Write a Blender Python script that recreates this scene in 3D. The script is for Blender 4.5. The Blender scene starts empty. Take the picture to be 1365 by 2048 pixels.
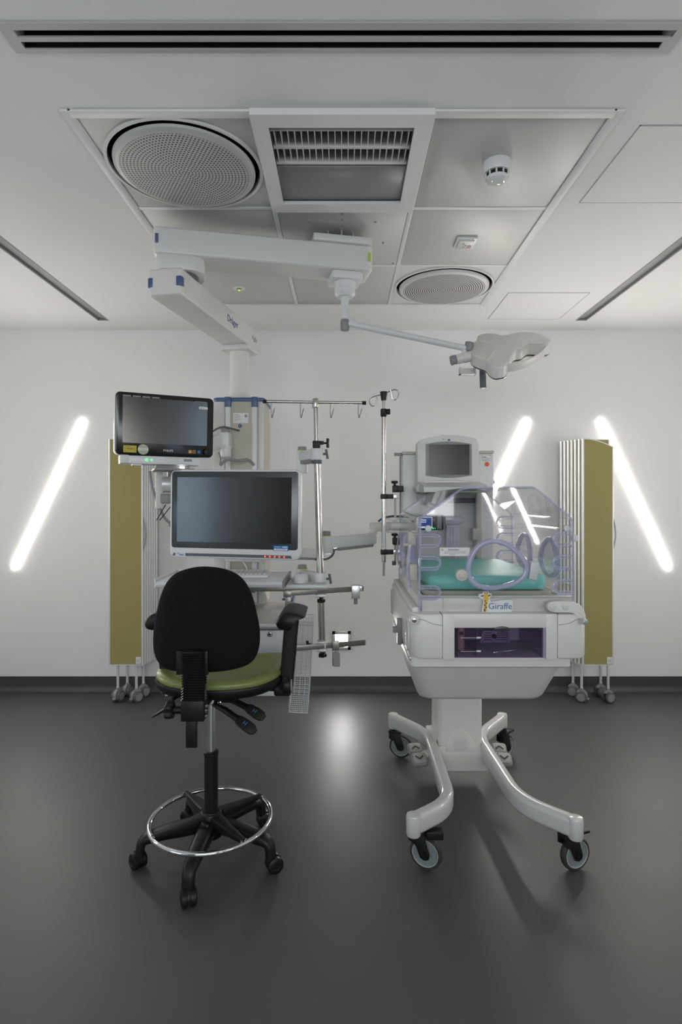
import bpy, bmesh, math, random
from mathutils import Vector, Matrix
random.seed(4)
sc = bpy.context.scene
C = sc.collection
PI = math.pi

# ------------------------------------------------------------------ camera
F, CX, HY, CH = 1137.78, 687.0, 1005.0, 1.406      # 20 mm shift lens, horizon row, eye height
cam = bpy.data.cameras.new('camera')
cam.sensor_fit = 'VERTICAL'; cam.sensor_height = 36; cam.lens = 20
cam.shift_x = -(CX - 682.5) / 2048; cam.shift_y = -(1024 - HY) / 2048
cam.clip_start = .05
co = bpy.data.objects.new('camera', cam); C.objects.link(co)
co.location = (0, 0, CH); co.rotation_euler = (PI / 2, 0, 0)
sc.camera = co

# ------------------------------------------------------------------ light and exposure
sc.view_settings.view_transform = 'Standard'
sc.view_settings.look = 'None'
sc.view_settings.exposure = 0.0
sc.view_settings.gamma = 1
sc.view_settings.use_curve_mapping = False
sc.cycles.use_denoising = True
sc.cycles.max_bounces = 10
sc.cycles.transparent_max_bounces = 40
sc.cycles.caustics_reflective = False
sc.cycles.caustics_refractive = False
sc.cycles.sample_clamp_indirect = 6
w = bpy.data.worlds.new('sky'); sc.world = w; w.use_nodes = True
w.node_tree.nodes['Background'].inputs[0].default_value = (.55, .68, .9, 1)
w.node_tree.nodes['Background'].inputs[1].default_value = .3
LAMP = 68.0          # wall light strips
STEP = 150.0         # low wall light
def daylight(name, loc, rot, sx, sy, power, col):
    l = bpy.data.lights.new(name, 'AREA'); l.shape = 'RECTANGLE'; l.size = sx; l.size_y = sy
    l.energy = power; l.color = col
    o = bpy.data.objects.new(name, l); C.objects.link(o); o.location = loc; o.rotation_euler = rot
    return o
daylight('daylight_window', (3.02, -1.5, 1.5), (0, PI / 2, 0), 1.4, 1.4, 19, (.60, .79, 1.0))
daylight('daylight_window', (-3.02, -.25, 1.25), (0, -PI / 2, 0), 1.3, 1.7, 23, (.60, .79, 1.0))
daylight('daylight_window', (-.09, -3.12, 1.82), (PI / 2, 0, 0), 3.2, 1.3, 102, (.985, .985, 1.0))

# ------------------------------------------------------------------ helpers
def W(px, py, Y): return Vector(((px - CX) * Y / F, Y, CH - (py - HY) * Y / F))
def WX(px, Y): return (px - CX) * Y / F
def WZ(py, Y): return CH - (py - HY) * Y / F
def nb(): return bmesh.new()

def box(bm, x0, x1, y0, y1, z0, z1, bev=0, seg=2, mtx=None):
    vs = [bm.verts.new((x, y, z)) for x in (x0, x1) for y in (y0, y1) for z in (z0, z1)]
    q = [(0, 1, 3, 2), (4, 6, 7, 5), (0, 4, 5, 1), (2, 3, 7, 6), (0, 2, 6, 4), (1, 5, 7, 3)]
    fs = [bm.faces.new([vs[i] for i in f]) for f in q]
    out = vs
    if bev:
        es = list({e for f in fs for e in f.edges})
        r = bmesh.ops.bevel(bm, geom=es, offset=bev, segments=seg, profile=.5, affect='EDGES', clamp_overlap=True)
        out = list({v for f in r['faces'] for v in f.verts} | {v for v in vs if v.is_valid})
    if mtx: bmesh.ops.transform(bm, matrix=mtx, verts=out)
    return out

def basis(d):
    d = Vector(d).normalized()
    u = Vector((0, 0, 1)) if abs(d.z) < .95 else Vector((0, 1, 0))
    a = d.cross(u).normalized(); b = a.cross(d).normalized()
    return a, b
def loft(bm, rings, cap=True, closed=False):
    R = [[bm.verts.new(p) for p in r] for r in rings]
    n = len(R[0]); m = len(R)
    for i in range(m if closed else m - 1):
        A, B = R[i], R[(i + 1) % m]
        for k in range(n):
            bm.faces.new((A[k], A[(k + 1) % n], B[(k + 1) % n], B[k]))
    if cap and not closed:
        bm.faces.new(R[0][::-1]); bm.faces.new(R[-1])
    return R
def cyl(bm, p0, p1, r0, r1=None, seg=24):
    p0, p1 = Vector(p0), Vector(p1); r1 = r0 if r1 is None else r1
    a, b = basis(p1 - p0)
    def ring(p, r): return [p + (a * math.cos(t) + b * math.sin(t)) * r for t in (2 * PI * k / seg for k in range(seg))]
    loft(bm, [ring(p0, r0), ring(p1, r1)])
def rcyl(bm, p0, p1, r, e=.003, seg=28):
    p0, p1 = Vector(p0), Vector(p1); d = (p1 - p0).normalized(); a, b = basis(d)
    def ring(p, q): return [p + (a * math.cos(t) + b * math.sin(t)) * q for t in (2 * PI * k / seg for k in range(seg))]
    loft(bm, [ring(p0, r - e), ring(p0 + d * e * .3, r - e * .3), ring(p0 + d * e, r), ring(p1 - d * e, r), ring(p1 - d * e * .3, r - e * .3), ring(p1, r - e)])
def smooth_path(pts, r=.03, n=6):
    pts = [Vector(p) for p in pts]; out = [pts[0]]
    for i in range(1, len(pts) - 1):
        a, b, c = pts[i - 1], pts[i], pts[i + 1]
        q = min(r, (a - b).length * .49, (c - b).length * .49)
        s, e = b + (a - b).normalized() * q, b + (c - b).normalized() * q
        for k in range(n + 1):
            t = k / n; out.append(s * (1 - t) ** 2 + b * 2 * t * (1 - t) + e * t * t)
    out.append(pts[-1]); return out
def tube(bm, pts, r, seg=10, closed=False, prof=None, up=None):
    """sweep a round (or given (side, up)) section along a path"""
    pts = [Vector(p) for p in pts]; n = len(pts); rings = []; ref = None
    for i, p in enumerate(pts):
        if closed: d = pts[(i + 1) % n] - pts[i - 1]
        else: d = pts[min(i + 1, n - 1)] - pts[max(i - 1, 0)]
        d.normalize()
        if up is not None:
            a = d.cross(Vector(up)).normalized(); b = a.cross(d).normalized()
        else:
            if ref is None: a, b = basis(d)
            else:
                b = (ref - d * ref.dot(d)).normalized(); a = d.cross(b).normalized()
            ref = b
        rr = r[i] if isinstance(r, (list, tuple)) else r
        if prof: rings.append([p + a * u + b * v for u, v in prof])
        else: rings.append([p + (a * math.cos(t) + b * math.sin(t)) * rr for t in (2 * PI * k / seg for k in range(seg))])
    loft(bm, rings, cap=not closed, closed=closed)
def rrect(w, h, r, n=5):
    out = []
    for cx, cy, a0 in ((w / 2 - r, h / 2 - r, 0), (-w / 2 + r, h / 2 - r, 90), (-w / 2 + r, -h / 2 + r, 180), (w / 2 - r, -h / 2 + r, 270)):
        for k in range(n + 1):
            t = math.radians(a0 + 90 * k / n); out.append((cx + r * math.cos(t), cy + r * math.sin(t)))
    return out
def prism(bm, poly, axis, d0, d1, bev=0):
    """poly in 2D; axis 'y' -> (x,z), 'z' -> (x,y), 'x' -> (y,z)"""
    def P(u, v, d): return {'y': (u, d, v), 'z': (u, v, d), 'x': (d, u, v)}[axis]
    cx = sum(p[0] for p in poly) / len(poly); cy = sum(p[1] for p in poly) / len(poly)
    w2 = max(abs(p[0] - cx) for p in poly) or 1; h2 = max(abs(p[1] - cy) for p in poly) or 1
    def ring(d, e): return [P(cx + (u - cx) * (1 - e / w2), cy + (v - cy) * (1 - e / h2), d) for u, v in poly]
    s = 1 if d1 > d0 else -1
    if bev: loft(bm, [ring(d0, bev), ring(d0 + s * bev * .3, bev * .3), ring(d0 + s * bev, 0), ring(d1 - s * bev, 0), ring(d1 - s * bev * .3, bev * .3), ring(d1, bev)])
    else: loft(bm, [ring(d0, 0), ring(d1, 0)])
def lathe(bm, prof, c=(0, 0, 0), seg=40, mtx=None):
    c = Vector(c); rings = []
    for r, z in prof:
        rings.append([Vector((max(r, 1e-5) * math.cos(2 * PI * k / seg), max(r, 1e-5) * math.sin(2 * PI * k / seg), z)) for k in range(seg)])
    if mtx: rings = [[mtx @ p for p in r] for r in rings]
    loft(bm, [[p + c for p in r] for r in rings])
def beam(bm, p0, p1, w_, h, bev=.002, up=(0, 0, 1)):
    p0, p1 = Vector(p0), Vector(p1); d = (p1 - p0); L = d.length; d.normalize()
    a = d.cross(Vector(up)).normalized(); b = a.cross(d).normalized()
    m = Matrix((( d.x, a.x, b.x, p0.x), (d.y, a.y, b.y, p0.y), (d.z, a.z, b.z, p0.z), (0, 0, 0, 1)))
    box(bm, 0, L, -w_ / 2, w_ / 2, -h / 2, h / 2, bev, 2, m)
def chain(o):
    m = Matrix.Identity(4)
    while o is not None:
        m = o.matrix_basis @ m; o = o.parent
    return m
def obj(name, bm, mat, parent=None, world=True, ang=35):
    """link a bmesh as ONE mesh object; world=True: vertices are given in room coordinates"""
    if parent is not None and world: bm.transform(chain(parent).inverted())
    bmesh.ops.recalc_face_normals(bm, faces=bm.faces)
    me = bpy.data.meshes.new(name); bm.to_mesh(me); bm.free()
    me.materials.append(mat)
    for p in me.polygons: p.use_smooth = True
    me.set_sharp_from_angle(angle=math.radians(ang))
    o = bpy.data.objects.new(name, me); C.objects.link(o)
    if parent is not None: o.parent = parent
    return o
def tag(o, label, cat, group=None):
    o['label'] = label; o['category'] = cat
    if group: o['group'] = group
    return o
def thing(name, label, cat, loc=(0, 0, 0), rz=0, group=None):
    o = bpy.data.objects.new(name, None); C.objects.link(o)
    o.location = loc; o.rotation_euler = (0, 0, rz); o.empty_display_size = .05
    return tag(o, label, cat, group)
def copy_tree(o, parent=None):
    c = o.copy(); C.objects.link(c)
    if parent is not None: c.parent = parent
    for ch in list(o.children): copy_tree(ch, c)
    return c
def struct(name, bm, mat):
    o = obj(name, bm, mat); o['kind'] = 'structure'; return o
def lettering(s, mat, parent, at, xdir, ydir, size, name='lettering', ext=.0006, align='LEFT', world=True):
    cu = bpy.data.curves.new('t', 'FONT'); cu.body = s; cu.size = size; cu.extrude = ext; cu.align_x = align; cu.resolution_u = 3
    t = bpy.data.objects.new('t', cu); C.objects.link(t)
    dg = bpy.context.evaluated_depsgraph_get(); dg.update()
    me = bpy.data.meshes.new_from_object(t.evaluated_get(dg))
    bpy.data.objects.remove(t)
    bm = nb(); bm.from_mesh(me); bpy.data.meshes.remove(me)
    x = Vector(xdir).normalized(); y = Vector(ydir).normalized(); z = x.cross(y)
    at = Vector(at)
    bm.transform(Matrix(((x.x, y.x, z.x, at.x), (x.y, y.y, z.y, at.y), (x.z, y.z, z.z, at.z), (0, 0, 0, 1))))
    return obj(name, bm, mat, parent, world)

# ------------------------------------------------------------------ materials
def lin(c): return tuple(((v / 255) / 12.92 if v / 255 <= .04045 else ((v / 255 + .055) / 1.055) ** 2.4) for v in c)
def mat(name, rgb, rough=.5, metal=0, spec=.5, noise=.04, nscale=30, bump=0, bscale=200, coat=0):
    m = bpy.data.materials.new(name); m.use_nodes = True; nt = m.node_tree; b = nt.nodes['Principled BSDF']
    b.inputs['Base Color'].default_value = (*rgb, 1)
    b.inputs['Roughness'].default_value = rough; b.inputs['Metallic'].default_value = metal
    b.inputs['Specular IOR Level'].default_value = spec
    if coat: b.inputs['Coat Weight'].default_value = coat; b.inputs['Coat Roughness'].default_value = .08
    tc = nt.nodes.new('ShaderNodeTexCoord')
    n = nt.nodes.new('ShaderNodeTexNoise'); n.inputs['Scale'].default_value = nscale; n.inputs['Detail'].default_value = 3
    nt.links.new(tc.outputs['Object'], n.inputs['Vector'])
    mr = nt.nodes.new('ShaderNodeMapRange'); mr.inputs['To Min'].default_value = max(.02, rough - noise); mr.inputs['To Max'].default_value = min(1, rough + noise)
    nt.links.new(n.outputs['Fac'], mr.inputs['Value']); nt.links.new(mr.outputs['Result'], b.inputs['Roughness'])
    if bump:
        n2 = nt.nodes.new('ShaderNodeTexNoise'); n2.inputs['Scale'].default_value = bscale; n2.inputs['Detail'].default_value = 4
        nt.links.new(tc.outputs['Object'], n2.inputs['Vector'])
        bp = nt.nodes.new('ShaderNodeBump'); bp.inputs['Strength'].default_value = bump; bp.inputs['Distance'].default_value = .002
        nt.links.new(n2.outputs['Fac'], bp.inputs['Height']); nt.links.new(bp.outputs['Normal'], b.inputs['Normal'])
    return m
def emit(name, rgb, s):
    m = bpy.data.materials.new(name); m.use_nodes = True; nt = m.node_tree; nt.nodes.clear()
    e = nt.nodes.new('ShaderNodeEmission'); e.inputs[0].default_value = (*rgb, 1); e.inputs[1].default_value = s
    o = nt.nodes.new('ShaderNodeOutputMaterial'); nt.links.new(e.outputs[0], o.inputs[0]); return m
def clear(name, tint, refl=.9, rough=.03, ior=1.49, body=0, bodycol=(1, 1, 1)):
    """thin clear plastic: see-through sheet with a fresnel reflection and, for tinted edges, a little body colour"""
    m = bpy.data.materials.new(name); m.use_nodes = True; nt = m.node_tree; nt.nodes.clear()
    t = nt.nodes.new('ShaderNodeBsdfTransparent'); t.inputs[0].default_value = (*tint, 1)
    g = nt.nodes.new('ShaderNodeBsdfGlossy'); g.inputs['Roughness'].default_value = rough; g.inputs[0].default_value = (refl, refl, refl, 1)
    lw = nt.nodes.new('ShaderNodeLayerWeight'); lw.inputs[0].default_value = .5
    pw = nt.nodes.new('ShaderNodeMath'); pw.operation = 'POWER'; pw.inputs[1].default_value = 5; nt.links.new(lw.outputs['Facing'], pw.inputs[0])
    fr = nt.nodes.new('ShaderNodeMath'); fr.operation = 'MULTIPLY_ADD'; fr.inputs[1].default_value = .9; fr.inputs[2].default_value = ((ior - 1) / (ior + 1)) ** 2; nt.links.new(pw.outputs[0], fr.inputs[0])
    mx = nt.nodes.new('ShaderNodeMixShader'); out = nt.nodes.new('ShaderNodeOutputMaterial')
    src = t.outputs[0]
    if body:
        d = nt.nodes.new('ShaderNodeBsdfDiffuse'); d.inputs[0].default_value = (*bodycol, 1)
        m2 = nt.nodes.new('ShaderNodeMixShader'); m2.inputs[0].default_value = body
        nt.links.new(t.outputs[0], m2.inputs[1]); nt.links.new(d.outputs[0], m2.inputs[2]); src = m2.outputs[0]
    nt.links.new(fr.outputs[0], mx.inputs[0]); nt.links.new(src, mx.inputs[1]); nt.links.new(g.outputs[0], mx.inputs[2])
    nt.links.new(mx.outputs[0], out.inputs[0]); return m
def perforated(name, base, dots=True, pitch=.0125, hole=.27):
    """ring pattern about the disc's own centre: round holes, or concentric slots"""
    m = mat(name, base, .4); nt = m.node_tree; b = nt.nodes['Principled BSDF']; L = nt.links.new
    def M(op, a, bb=None):
        n = nt.nodes.new('ShaderNodeMath'); n.operation = op
        for i, v in enumerate((a, bb)):
            if v is None: continue
            if isinstance(v, (int, float)): n.inputs[i].default_value = v
            else: L(v, n.inputs[i])
        return n.outputs[0]
    tc = nt.nodes.new('ShaderNodeTexCoord'); s = nt.nodes.new('ShaderNodeSeparateXYZ'); L(tc.outputs['Object'], s.inputs[0])
    x, y = s.outputs[0], s.outputs[1]
    r = M('SQRT', M('ADD', M('MULTIPLY', x, x), M('MULTIPLY', y, y)))
    q = M('DIVIDE', r, pitch); i = M('ROUND', q); fr = M('SUBTRACT', q, i)
    if dots:
        t = M('MULTIPLY', M('DIVIDE', M('ARCTAN2', y, x), 2 * PI), M('MULTIPLY', i, 6)); ft = M('SUBTRACT', t, M('ROUND', t))
        d = M('SQRT', M('ADD', M('MULTIPLY', fr, fr), M('MULTIPLY', ft, ft)))
    else: d = M('ABSOLUTE', fr)
    inside = M('MULTIPLY', M('LESS_THAN', d, hole), M('LESS_THAN', r, .2375))
    mx = nt.nodes.new('ShaderNodeMix'); mx.data_type = 'RGBA'
    L(inside, mx.inputs[0]); mx.inputs[6].default_value = (*base, 1); mx.inputs[7].default_value = (.012, .012, .012, 1)
    L(mx.outputs[2], b.inputs['Base Color'])
    return m
G = lambda v: (v, v, v)
m_wall = mat('wall_paint', (.80, .795, .79), .8, bump=.05, bscale=120)
m_ceil = mat('ceiling_paint', (.78, .78, .775), .8, bump=.04)
m_floor = mat('vinyl_floor', (.074, .073, .073), .46, spec=.36, noise=.03, nscale=3, bump=.02, bscale=400)
m_skirt = mat('coved_vinyl', (.05, .05, .052), .5)
m_tile = mat('powder_coated_metal', (.52, .52, .505), .48, metal=.2, noise=.04)
m_tilew = mat('white_metal_tile', (.68, .68, .665), .5)
m_trim = mat('white_trim', (.70, .70, .69), .45)
m_void = mat('dark_void', G(.006), .8)
m_white = mat('white_plastic', (.66, .655, .64), .38)
m_cool = mat('cool_white_plastic', (.70, .71, .715), .35)
m_warm = mat('warm_white_plastic', (.71, .69, .645), .36)
m_gloss = mat('gloss_white_paint', (.58, .575, .56), .22, coat=.3)
m_beige = mat('beige_plastic', (.50, .47, .40), .45)
m_grey = mat('grey_plastic', G(.26), .45)
m_dgrey = mat('dark_grey_plastic', (.10, .105, .115), .45)
m_black = mat('black_plastic', G(.007), .45, spec=.35)
m_blackg = mat('black_gloss', G(.008), .18)
m_fabric = mat('black_upholstery', G(.006), .9, spec=.2, bump=.25, bscale=900)
m_lime = mat('lime_vinyl', (.20, .23, .07), .36, noise=.05, bump=.05)
m_olive = mat('olive_screen_fabric', (.325, .285, .105), .75, bump=.1, bscale=700)
m_alu = mat('brushed_aluminium', G(.62), .32, metal=.75)
m_lightalu = mat('satin_aluminium', G(.72), .4, metal=.35)
m_chrome = mat('chrome', G(.8), .08, metal=1, noise=.02)
m_steel = mat('stainless_steel', (.50, .47, .44), .24, metal=1)
m_bar = mat('brushed_steel_bar', (.33, .31, .29), .38, metal=.9)
m_screen = mat('screen_glass', (.006, .006, .007), .17, spec=1.0, noise=.02)
m_bezel = mat('bezel_glass', (.045, .055, .058), .2, noise=.02)
m_blue = mat('blue_accent', (.065, .11, .235), .4)
m_green = mat('lime_accent', (.42, .60, .06), .4)
m_teal = mat('teal_cover', (.21, .60, .54), .5, bump=.35, bscale=18)
m_clear = clear('clear_acrylic', (.985, .985, .99))
m_edge = clear('acrylic_edge', (.90, .90, .97), rough=.08, body=.28, bodycol=(.68, .68, .86))
m_seal = clear('porthole_seal', (.90, .89, .96), rough=.12, body=.38, bodycol=(.68, .67, .82))
m_hose = clear('clear_hose', (.93, .92, .97), rough=.1, body=.25, bodycol=(.80, .79, .88))
m_smoke = clear('smoked_plastic', (.84, .79, .88), rough=.05)
m_glass = clear('window_glass', (.95, .97, .97), rough=.02)
m_lamp = emit('light_strip', (1.0, .955, .89), LAMP)
m_step = emit('low_light_panel', (1.0, .97, .95), STEP)
m_ledg = emit('green_led', (.05, 1, .15), 3)
m_ledr = emit('red_led', (1, .10, .04), 2.0)
m_ledw = emit('white_led', (1, .92, .82), 8)
m_bluescr = emit('lit_blue_screen', (.04, .07, .25), .8)
m_scrtext = emit('lit_screen_text', (.6, .75, 1), 1.0)
m_paper = mat('paper_label', G(.74), .6)
m_ink = mat('dark_ink', G(.05), .6)
m_greyink = mat('grey_ink', G(.30), .6)
m_yellow = mat('yellow_sticker', (.62, .52, .05), .5)
m_orange = mat('orange_dot', (.75, .10, .025), .5)
m_amber = mat('amber_key', (.75, .35, .04), .5)
m_bluelab = mat('blue_label', (.02, .16, .52), .5)
m_brandblue = mat('navy_print', (.04, .06, .25), .5)
m_slate = mat('slate_print', (.10, .17, .28), .5)
m_green2 = mat('green_badge', (.40, .46, .30), .4)
m_brown = mat('dark_patch', (.05, .03, .02), .6)
m_giry = mat('golden_yellow', (.72, .42, .06), .5)
m_perf = perforated('perforated_disc', (.46, .46, .45))
m_slot = perforated('slotted_disc', (.62, .62, .60), dots=False, pitch=.0125, hole=.24)

# ------------------------------------------------------------------ room shell
XL, XR, YF, YB, ZC = -2.9, 2.9, -3.0, 4.236, 2.689
GX, GY, T = -.903, 1.88, .6          # metal tile grid in the ceiling
b = nb(); box(b, XL - .15, XR + .15, YF - .15, YB + .15, -.1, 0); struct('floor', b, m_floor)
b = nb(); box(b, XL - .15, XR + .15, YB, YB + .15, 0, ZC + .3); struct('wall_back', b, m_wall)
FX0, FX1, FZ0, FZ1 = -1.69, 1.51, 1.17, 2.47
b = nb(); box(b, XL - .15, FX0, YF - .15, YF, 0, ZC + .3); box(b, FX1, XR + .15, YF - .15, YF, 0, ZC + .3); box(b, FX0, FX1, YF - .15, YF, FZ1, ZC + .3); box(b, FX0, FX1, YF - .15, YF, 0, FZ0); struct('wall_front', b, mat('dark_wall_paint', G(.13), .7))
b = nb()
for a in (FX0 + .03, FX1 - .03): box(b, a - .03, a + .03, YF - .09, YF - .05, FZ0, FZ1)
for a in (FZ0 + .03, FZ1 - .03): box(b, FX0, FX1, YF - .09, YF - .05, a - .03, a + .03)
wf = struct('window_3', b, m_trim)
b = nb(); box(b, FX0 + .03, FX1 - .03, YF - .075, YF - .065, FZ0 + .03, FZ1 - .03); obj('pane', b, m_glass, wf)
def wall_hole(x0, x1, wy0, wy1, wz0, wz1):
    b = nb()
    box(b, x0, x1, YF, wy0, 0, ZC + .3); box(b, x0, x1, wy1, YB, 0, ZC + .3)
    box(b, x0, x1, wy0, wy1, 0, wz0); box(b, x0, x1, wy0, wy1, wz1, ZC + .3); return b
struct('wall_left', wall_hole(XL - .15, XL, -1.1, .6, .6, 1.9), m_wall)
struct('wall_right', wall_hole(XR, XR + .15, -2.2, -.8, .8, 2.2), m_wall)
for nm, x, y0, y1, z0, z1 in (('window_1', XL - .08, -1.1, .6, .6, 1.9), ('window_2', XR + .05, -2.2, -.8, .8, 2.2)):
    b = nb()
    for a in (y0 + .03, (y0 + y1) / 2, y1 - .03): box(b, x, x + .04, a - .03, a + .03, z0, z1)
    for a in (z0 + .03, z1 - .03): box(b, x, x + .04, y0, y1, a - .03, a + .03)
    fr = struct(nm, b, m_trim)
    b = nb(); box(b, x + .015, x + .025, y0 + .03, y1 - .03, z0 + .03, z1 - .03); obj('pane', b, m_glass, fr)
def slab_with_holes(x0, x1, y0, y1, z0, z1, holes):
    """a flat slab minus rectangular openings, cut on the grid of their edges"""
    xs = sorted({x0, x1, *[h[0] for h in holes], *[h[1] for h in holes]}); ys = sorted({y0, y1, *[h[2] for h in holes], *[h[3] for h in holes]})
    b = nb(); V = {}
    def inside(i, j):
        if not (0 <= i < len(xs) - 1 and 0 <= j < len(ys) - 1): return False
        cx, cy = (xs[i] + xs[i + 1]) / 2, (ys[j] + ys[j + 1]) / 2
        return not any(h[0] < cx < h[1] and h[2] < cy < h[3] for h in holes)
    def v(i, j, z):
        k = (i, j, z)
        if k not in V: V[k] = b.verts.new((xs[i], ys[j], z))
        return V[k]
    for i in range(len(xs) - 1):
        for j in range(len(ys) - 1):
            if not inside(i, j): continue
            b.faces.new((v(i, j, z0), v(i, j + 1, z0), v(i + 1, j + 1, z0), v(i + 1, j, z0)))
            b.faces.new((v(i, j, z1), v(i + 1, j, z1), v(i + 1, j + 1, z1), v(i, j + 1, z1)))
            for (di, dj, p, q) in ((-1, 0, (i, j), (i, j + 1)), (1, 0, (i + 1, j), (i + 1, j + 1)), (0, -1, (i, j), (i + 1, j)), (0, 1, (i, j + 1), (i + 1, j + 1))):
                if not inside(i + di, j + dj):
                    b.faces.new((v(*p, z0), v(*q, z0), v(*q, z1), v(*p, z1)))
    return b
LW = .034                                                  # half width of the recessed light channels
HOLES = [(GX, GX + 1.8, GY, GY + 1.8),
         (-1.69 - LW, -1.69 + LW, 1.2, 4.0), (1.675 - LW, 1.675 + LW, 1.2, 4.0),
         (-.905, .905, 1.535, 1.61)]
struct('ceiling', slab_with_holes(XL - .15, XR + .15, YF - .15, YB + .15, ZC, ZC + .06, HOLES), m_ceil)
b = nb(); box(b, XL - .15, XR + .15, YF - .15, YB + .15, ZC + .22, ZC + .26); struct('ceiling_1', b, m_void)
# coved skirting: upright strip and a quarter round into the floor
def cove(name, pts):
    b = nb(); R = []
    for p, n in pts:
        p = Vector((*p, 0)); n = Vector((*n, 0)); ring = [(0, .112), (.004, .112), (.004, .045)]
        ring += [(.045 - .041 * math.cos(t), .045 - .043 * math.sin(t)) for t in (PI / 2 * k / 6 for k in range(1, 7))] + [(.06, .0005), (0, .0005)]
        R.append([p + n * u + Vector((0, 0, v)) for u, v in ring])
    loft(b, R); struct(name, b, m_skirt)
cove('baseboard_back', [((XL, YB), (0, -1)), ((XR, YB), (0, -1))])
cove('baseboard_left', [((XL, YF), (1, 0)), ((XL, YB), (1, 0))])
cove('baseboard_right', [((XR, YF), (-1, 0)), ((XR, YB), (-1, 0))])
cove('baseboard_front', [((XL, YF), (0, 1)), ((XR, YF), (0, 1))])
# grid bars
b = nb(); o_ = .024
box(b, GX - o_, GX + .012, GY - o_, GY + 1.8 + o_, ZC - .006, ZC + .02, .002); box(b, GX + 1.788, GX + 1.8 + o_, GY - o_, GY + 1.8 + o_, ZC - .006, ZC + .02, .002)
box(b, GX, GX + 1.8, GY - o_, GY + .012, ZC - .0065, ZC + .02, .002); box(b, GX, GX + 1.8, GY + 1.788, GY + 1.8 + .006, ZC - .0065, ZC + .02, .002)
for k in (1, 2):
    box(b, GX + .6 * k - .011, GX + .6 * k + .011, GY, GY + 1.8, ZC - .003, ZC + .02, .002)
    box(b, GX, GX + 1.8, GY + .6 * k - .011, GY + .6 * k + .011, ZC - .0025, ZC + .02, .002)
struct('trim_1', b, m_trim)
TL = {(0, 0): 'metal ceiling tile holding the round air diffuser with dotted holes',
      (2, 0): 'fine-perforated metal ceiling tile carrying the smoke detector',
      (0, 1): 'plain grey metal ceiling tile above the long pendant arm, behind the dotted round diffuser',
      (1, 1): 'grey metal ceiling tile with screw heads that the pendant is bolted to',
      (2, 1): 'plain metal ceiling tile carrying the small square sensor plate',
      (0, 2): 'grey metal ceiling tile with the small round light showing a green dot',
      (1, 2): 'blank metal ceiling tile at the wall end, beside the slotted round diffuser',
      (2, 2): 'white ceiling tile holding the round diffuser with ring slots'}
def annulus(bm, c, r_in, r_out, z0, z1, seg=64):
    lathe_ring = [(r_in, z0), (r_out, z0), (r_out, z1), (r_in, z1)]
    R = [[Vector((c[0] + r * math.cos(2 * PI * k / seg), c[1] + r * math.sin(2 * PI * k / seg), z)) for k in range(seg)] for r, z in lathe_ring]
    loft(bm, R, cap=False, closed=True)
def tile_with_round_hole(cx, cy, h, r, z0, z1, seg=64):
    b = nb(); R = []
    def sq(t):
        c, s = math.cos(t), math.sin(t); k = h / max(abs(c), abs(s)); return (cx + c * k, cy + s * k)
    for (z, rr) in ((z0, None), (z1, None)):
        outer = [b.verts.new((*sq(2 * PI * k / seg + PI / 4), z)) for k in range(seg)]
        inner = [b.verts.new((cx + r * math.cos(2 * PI * k / seg + PI / 4), cy + r * math.sin(2 * PI * k / seg + PI / 4), z)) for k in range(seg)]
        R.append((outer, inner))
    for k in range(seg):
        j = (k + 1) % seg
        for outer, inner in R: b.faces.new((outer[k], outer[j], inner[j], inner[k]))
        b.faces.new((R[0][0][k], R[0][0][j], R[1][0][j], R[1][0][k])); b.faces.new((R[0][1][k], R[0][1][j], R[1][1][j], R[1][1][k]))
    return b
for (i, j), lab in TL.items():
    x0, y0 = GX + .6 * i, GY + .6 * j
    rnd = (i, j) in ((0, 0), (2, 2))
    if rnd: b = tile_with_round_hole(x0 + .3, y0 + .3, .288, .28, ZC, ZC + .015)
    else: b = nb(); box(b, x0 + .012, x0 + .588, y0 + .012, y0 + .588, ZC, ZC + .015, .001)
    if (i, j) == (1, 1):
        t = tag(obj('metal_tile', b, m_tile), lab, 'ceiling tile', 'ceiling tiles')
        for dx, dy in ((.03, .03), (.3, .05), (.3, .10), (.3, .15), (.15, .12), (.45, .12), (.15, .48), (.45, .48), (.57, .03), (.03, .57), (.57, .57), (.5, .33)):
            b = nb(); cyl(b, (x0 + dx, y0 + dy, ZC), (x0 + dx, y0 + dy, ZC - .004), .006, .004, 10); obj('screw_head', b, m_grey, t)
    else: tag(obj('metal_tile', b, m_tilew if (i, j) == (2, 2) else m_tile), lab, 'ceiling tile', 'ceiling tiles')
# round diffusers
def diffuser(cx, cy, drop, mface, mrim, lab):
    t = thing('air_diffuser', lab, 'air diffuser', (cx, cy, ZC), 0, 'round ceiling diffusers')
    b = nb(); lathe(b, [(.279, .012), (.279, .10), (.001, .10), (.001, .098), (.276, .098), (.276, .012)], seg=64); obj('recess', b, m_void, t, False)
    b = nb(); annulus(b, (0, 0), .281, .293, -.007, .010); obj('rim', b, mrim, t, False)
    b = nb(); d = -drop
    lathe(b, [(.001, d + .002), (.24, d), (.252, d + .001), (.262, d + .007), (.264, d + .016), (.258, d + .018), (.001, d + .018)], seg=72); obj('face_disc', b, mface, t, False)
    b = nb(); cyl(b, (0, 0, d + .02), (0, 0, .098), .03); obj('spigot', b, m_void, t, False)
    return t
diffuser(GX + .3, GY + .3, .022, m_perf, m_tilew, 'large round air diffuser with rings of dotted holes above the pendant arm')
diffuser(GX + 1.5, GY + 1.5, .022, m_slot, m_tilew, 'round air diffuser with fine ring slots in a white tile by the back wall')
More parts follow.
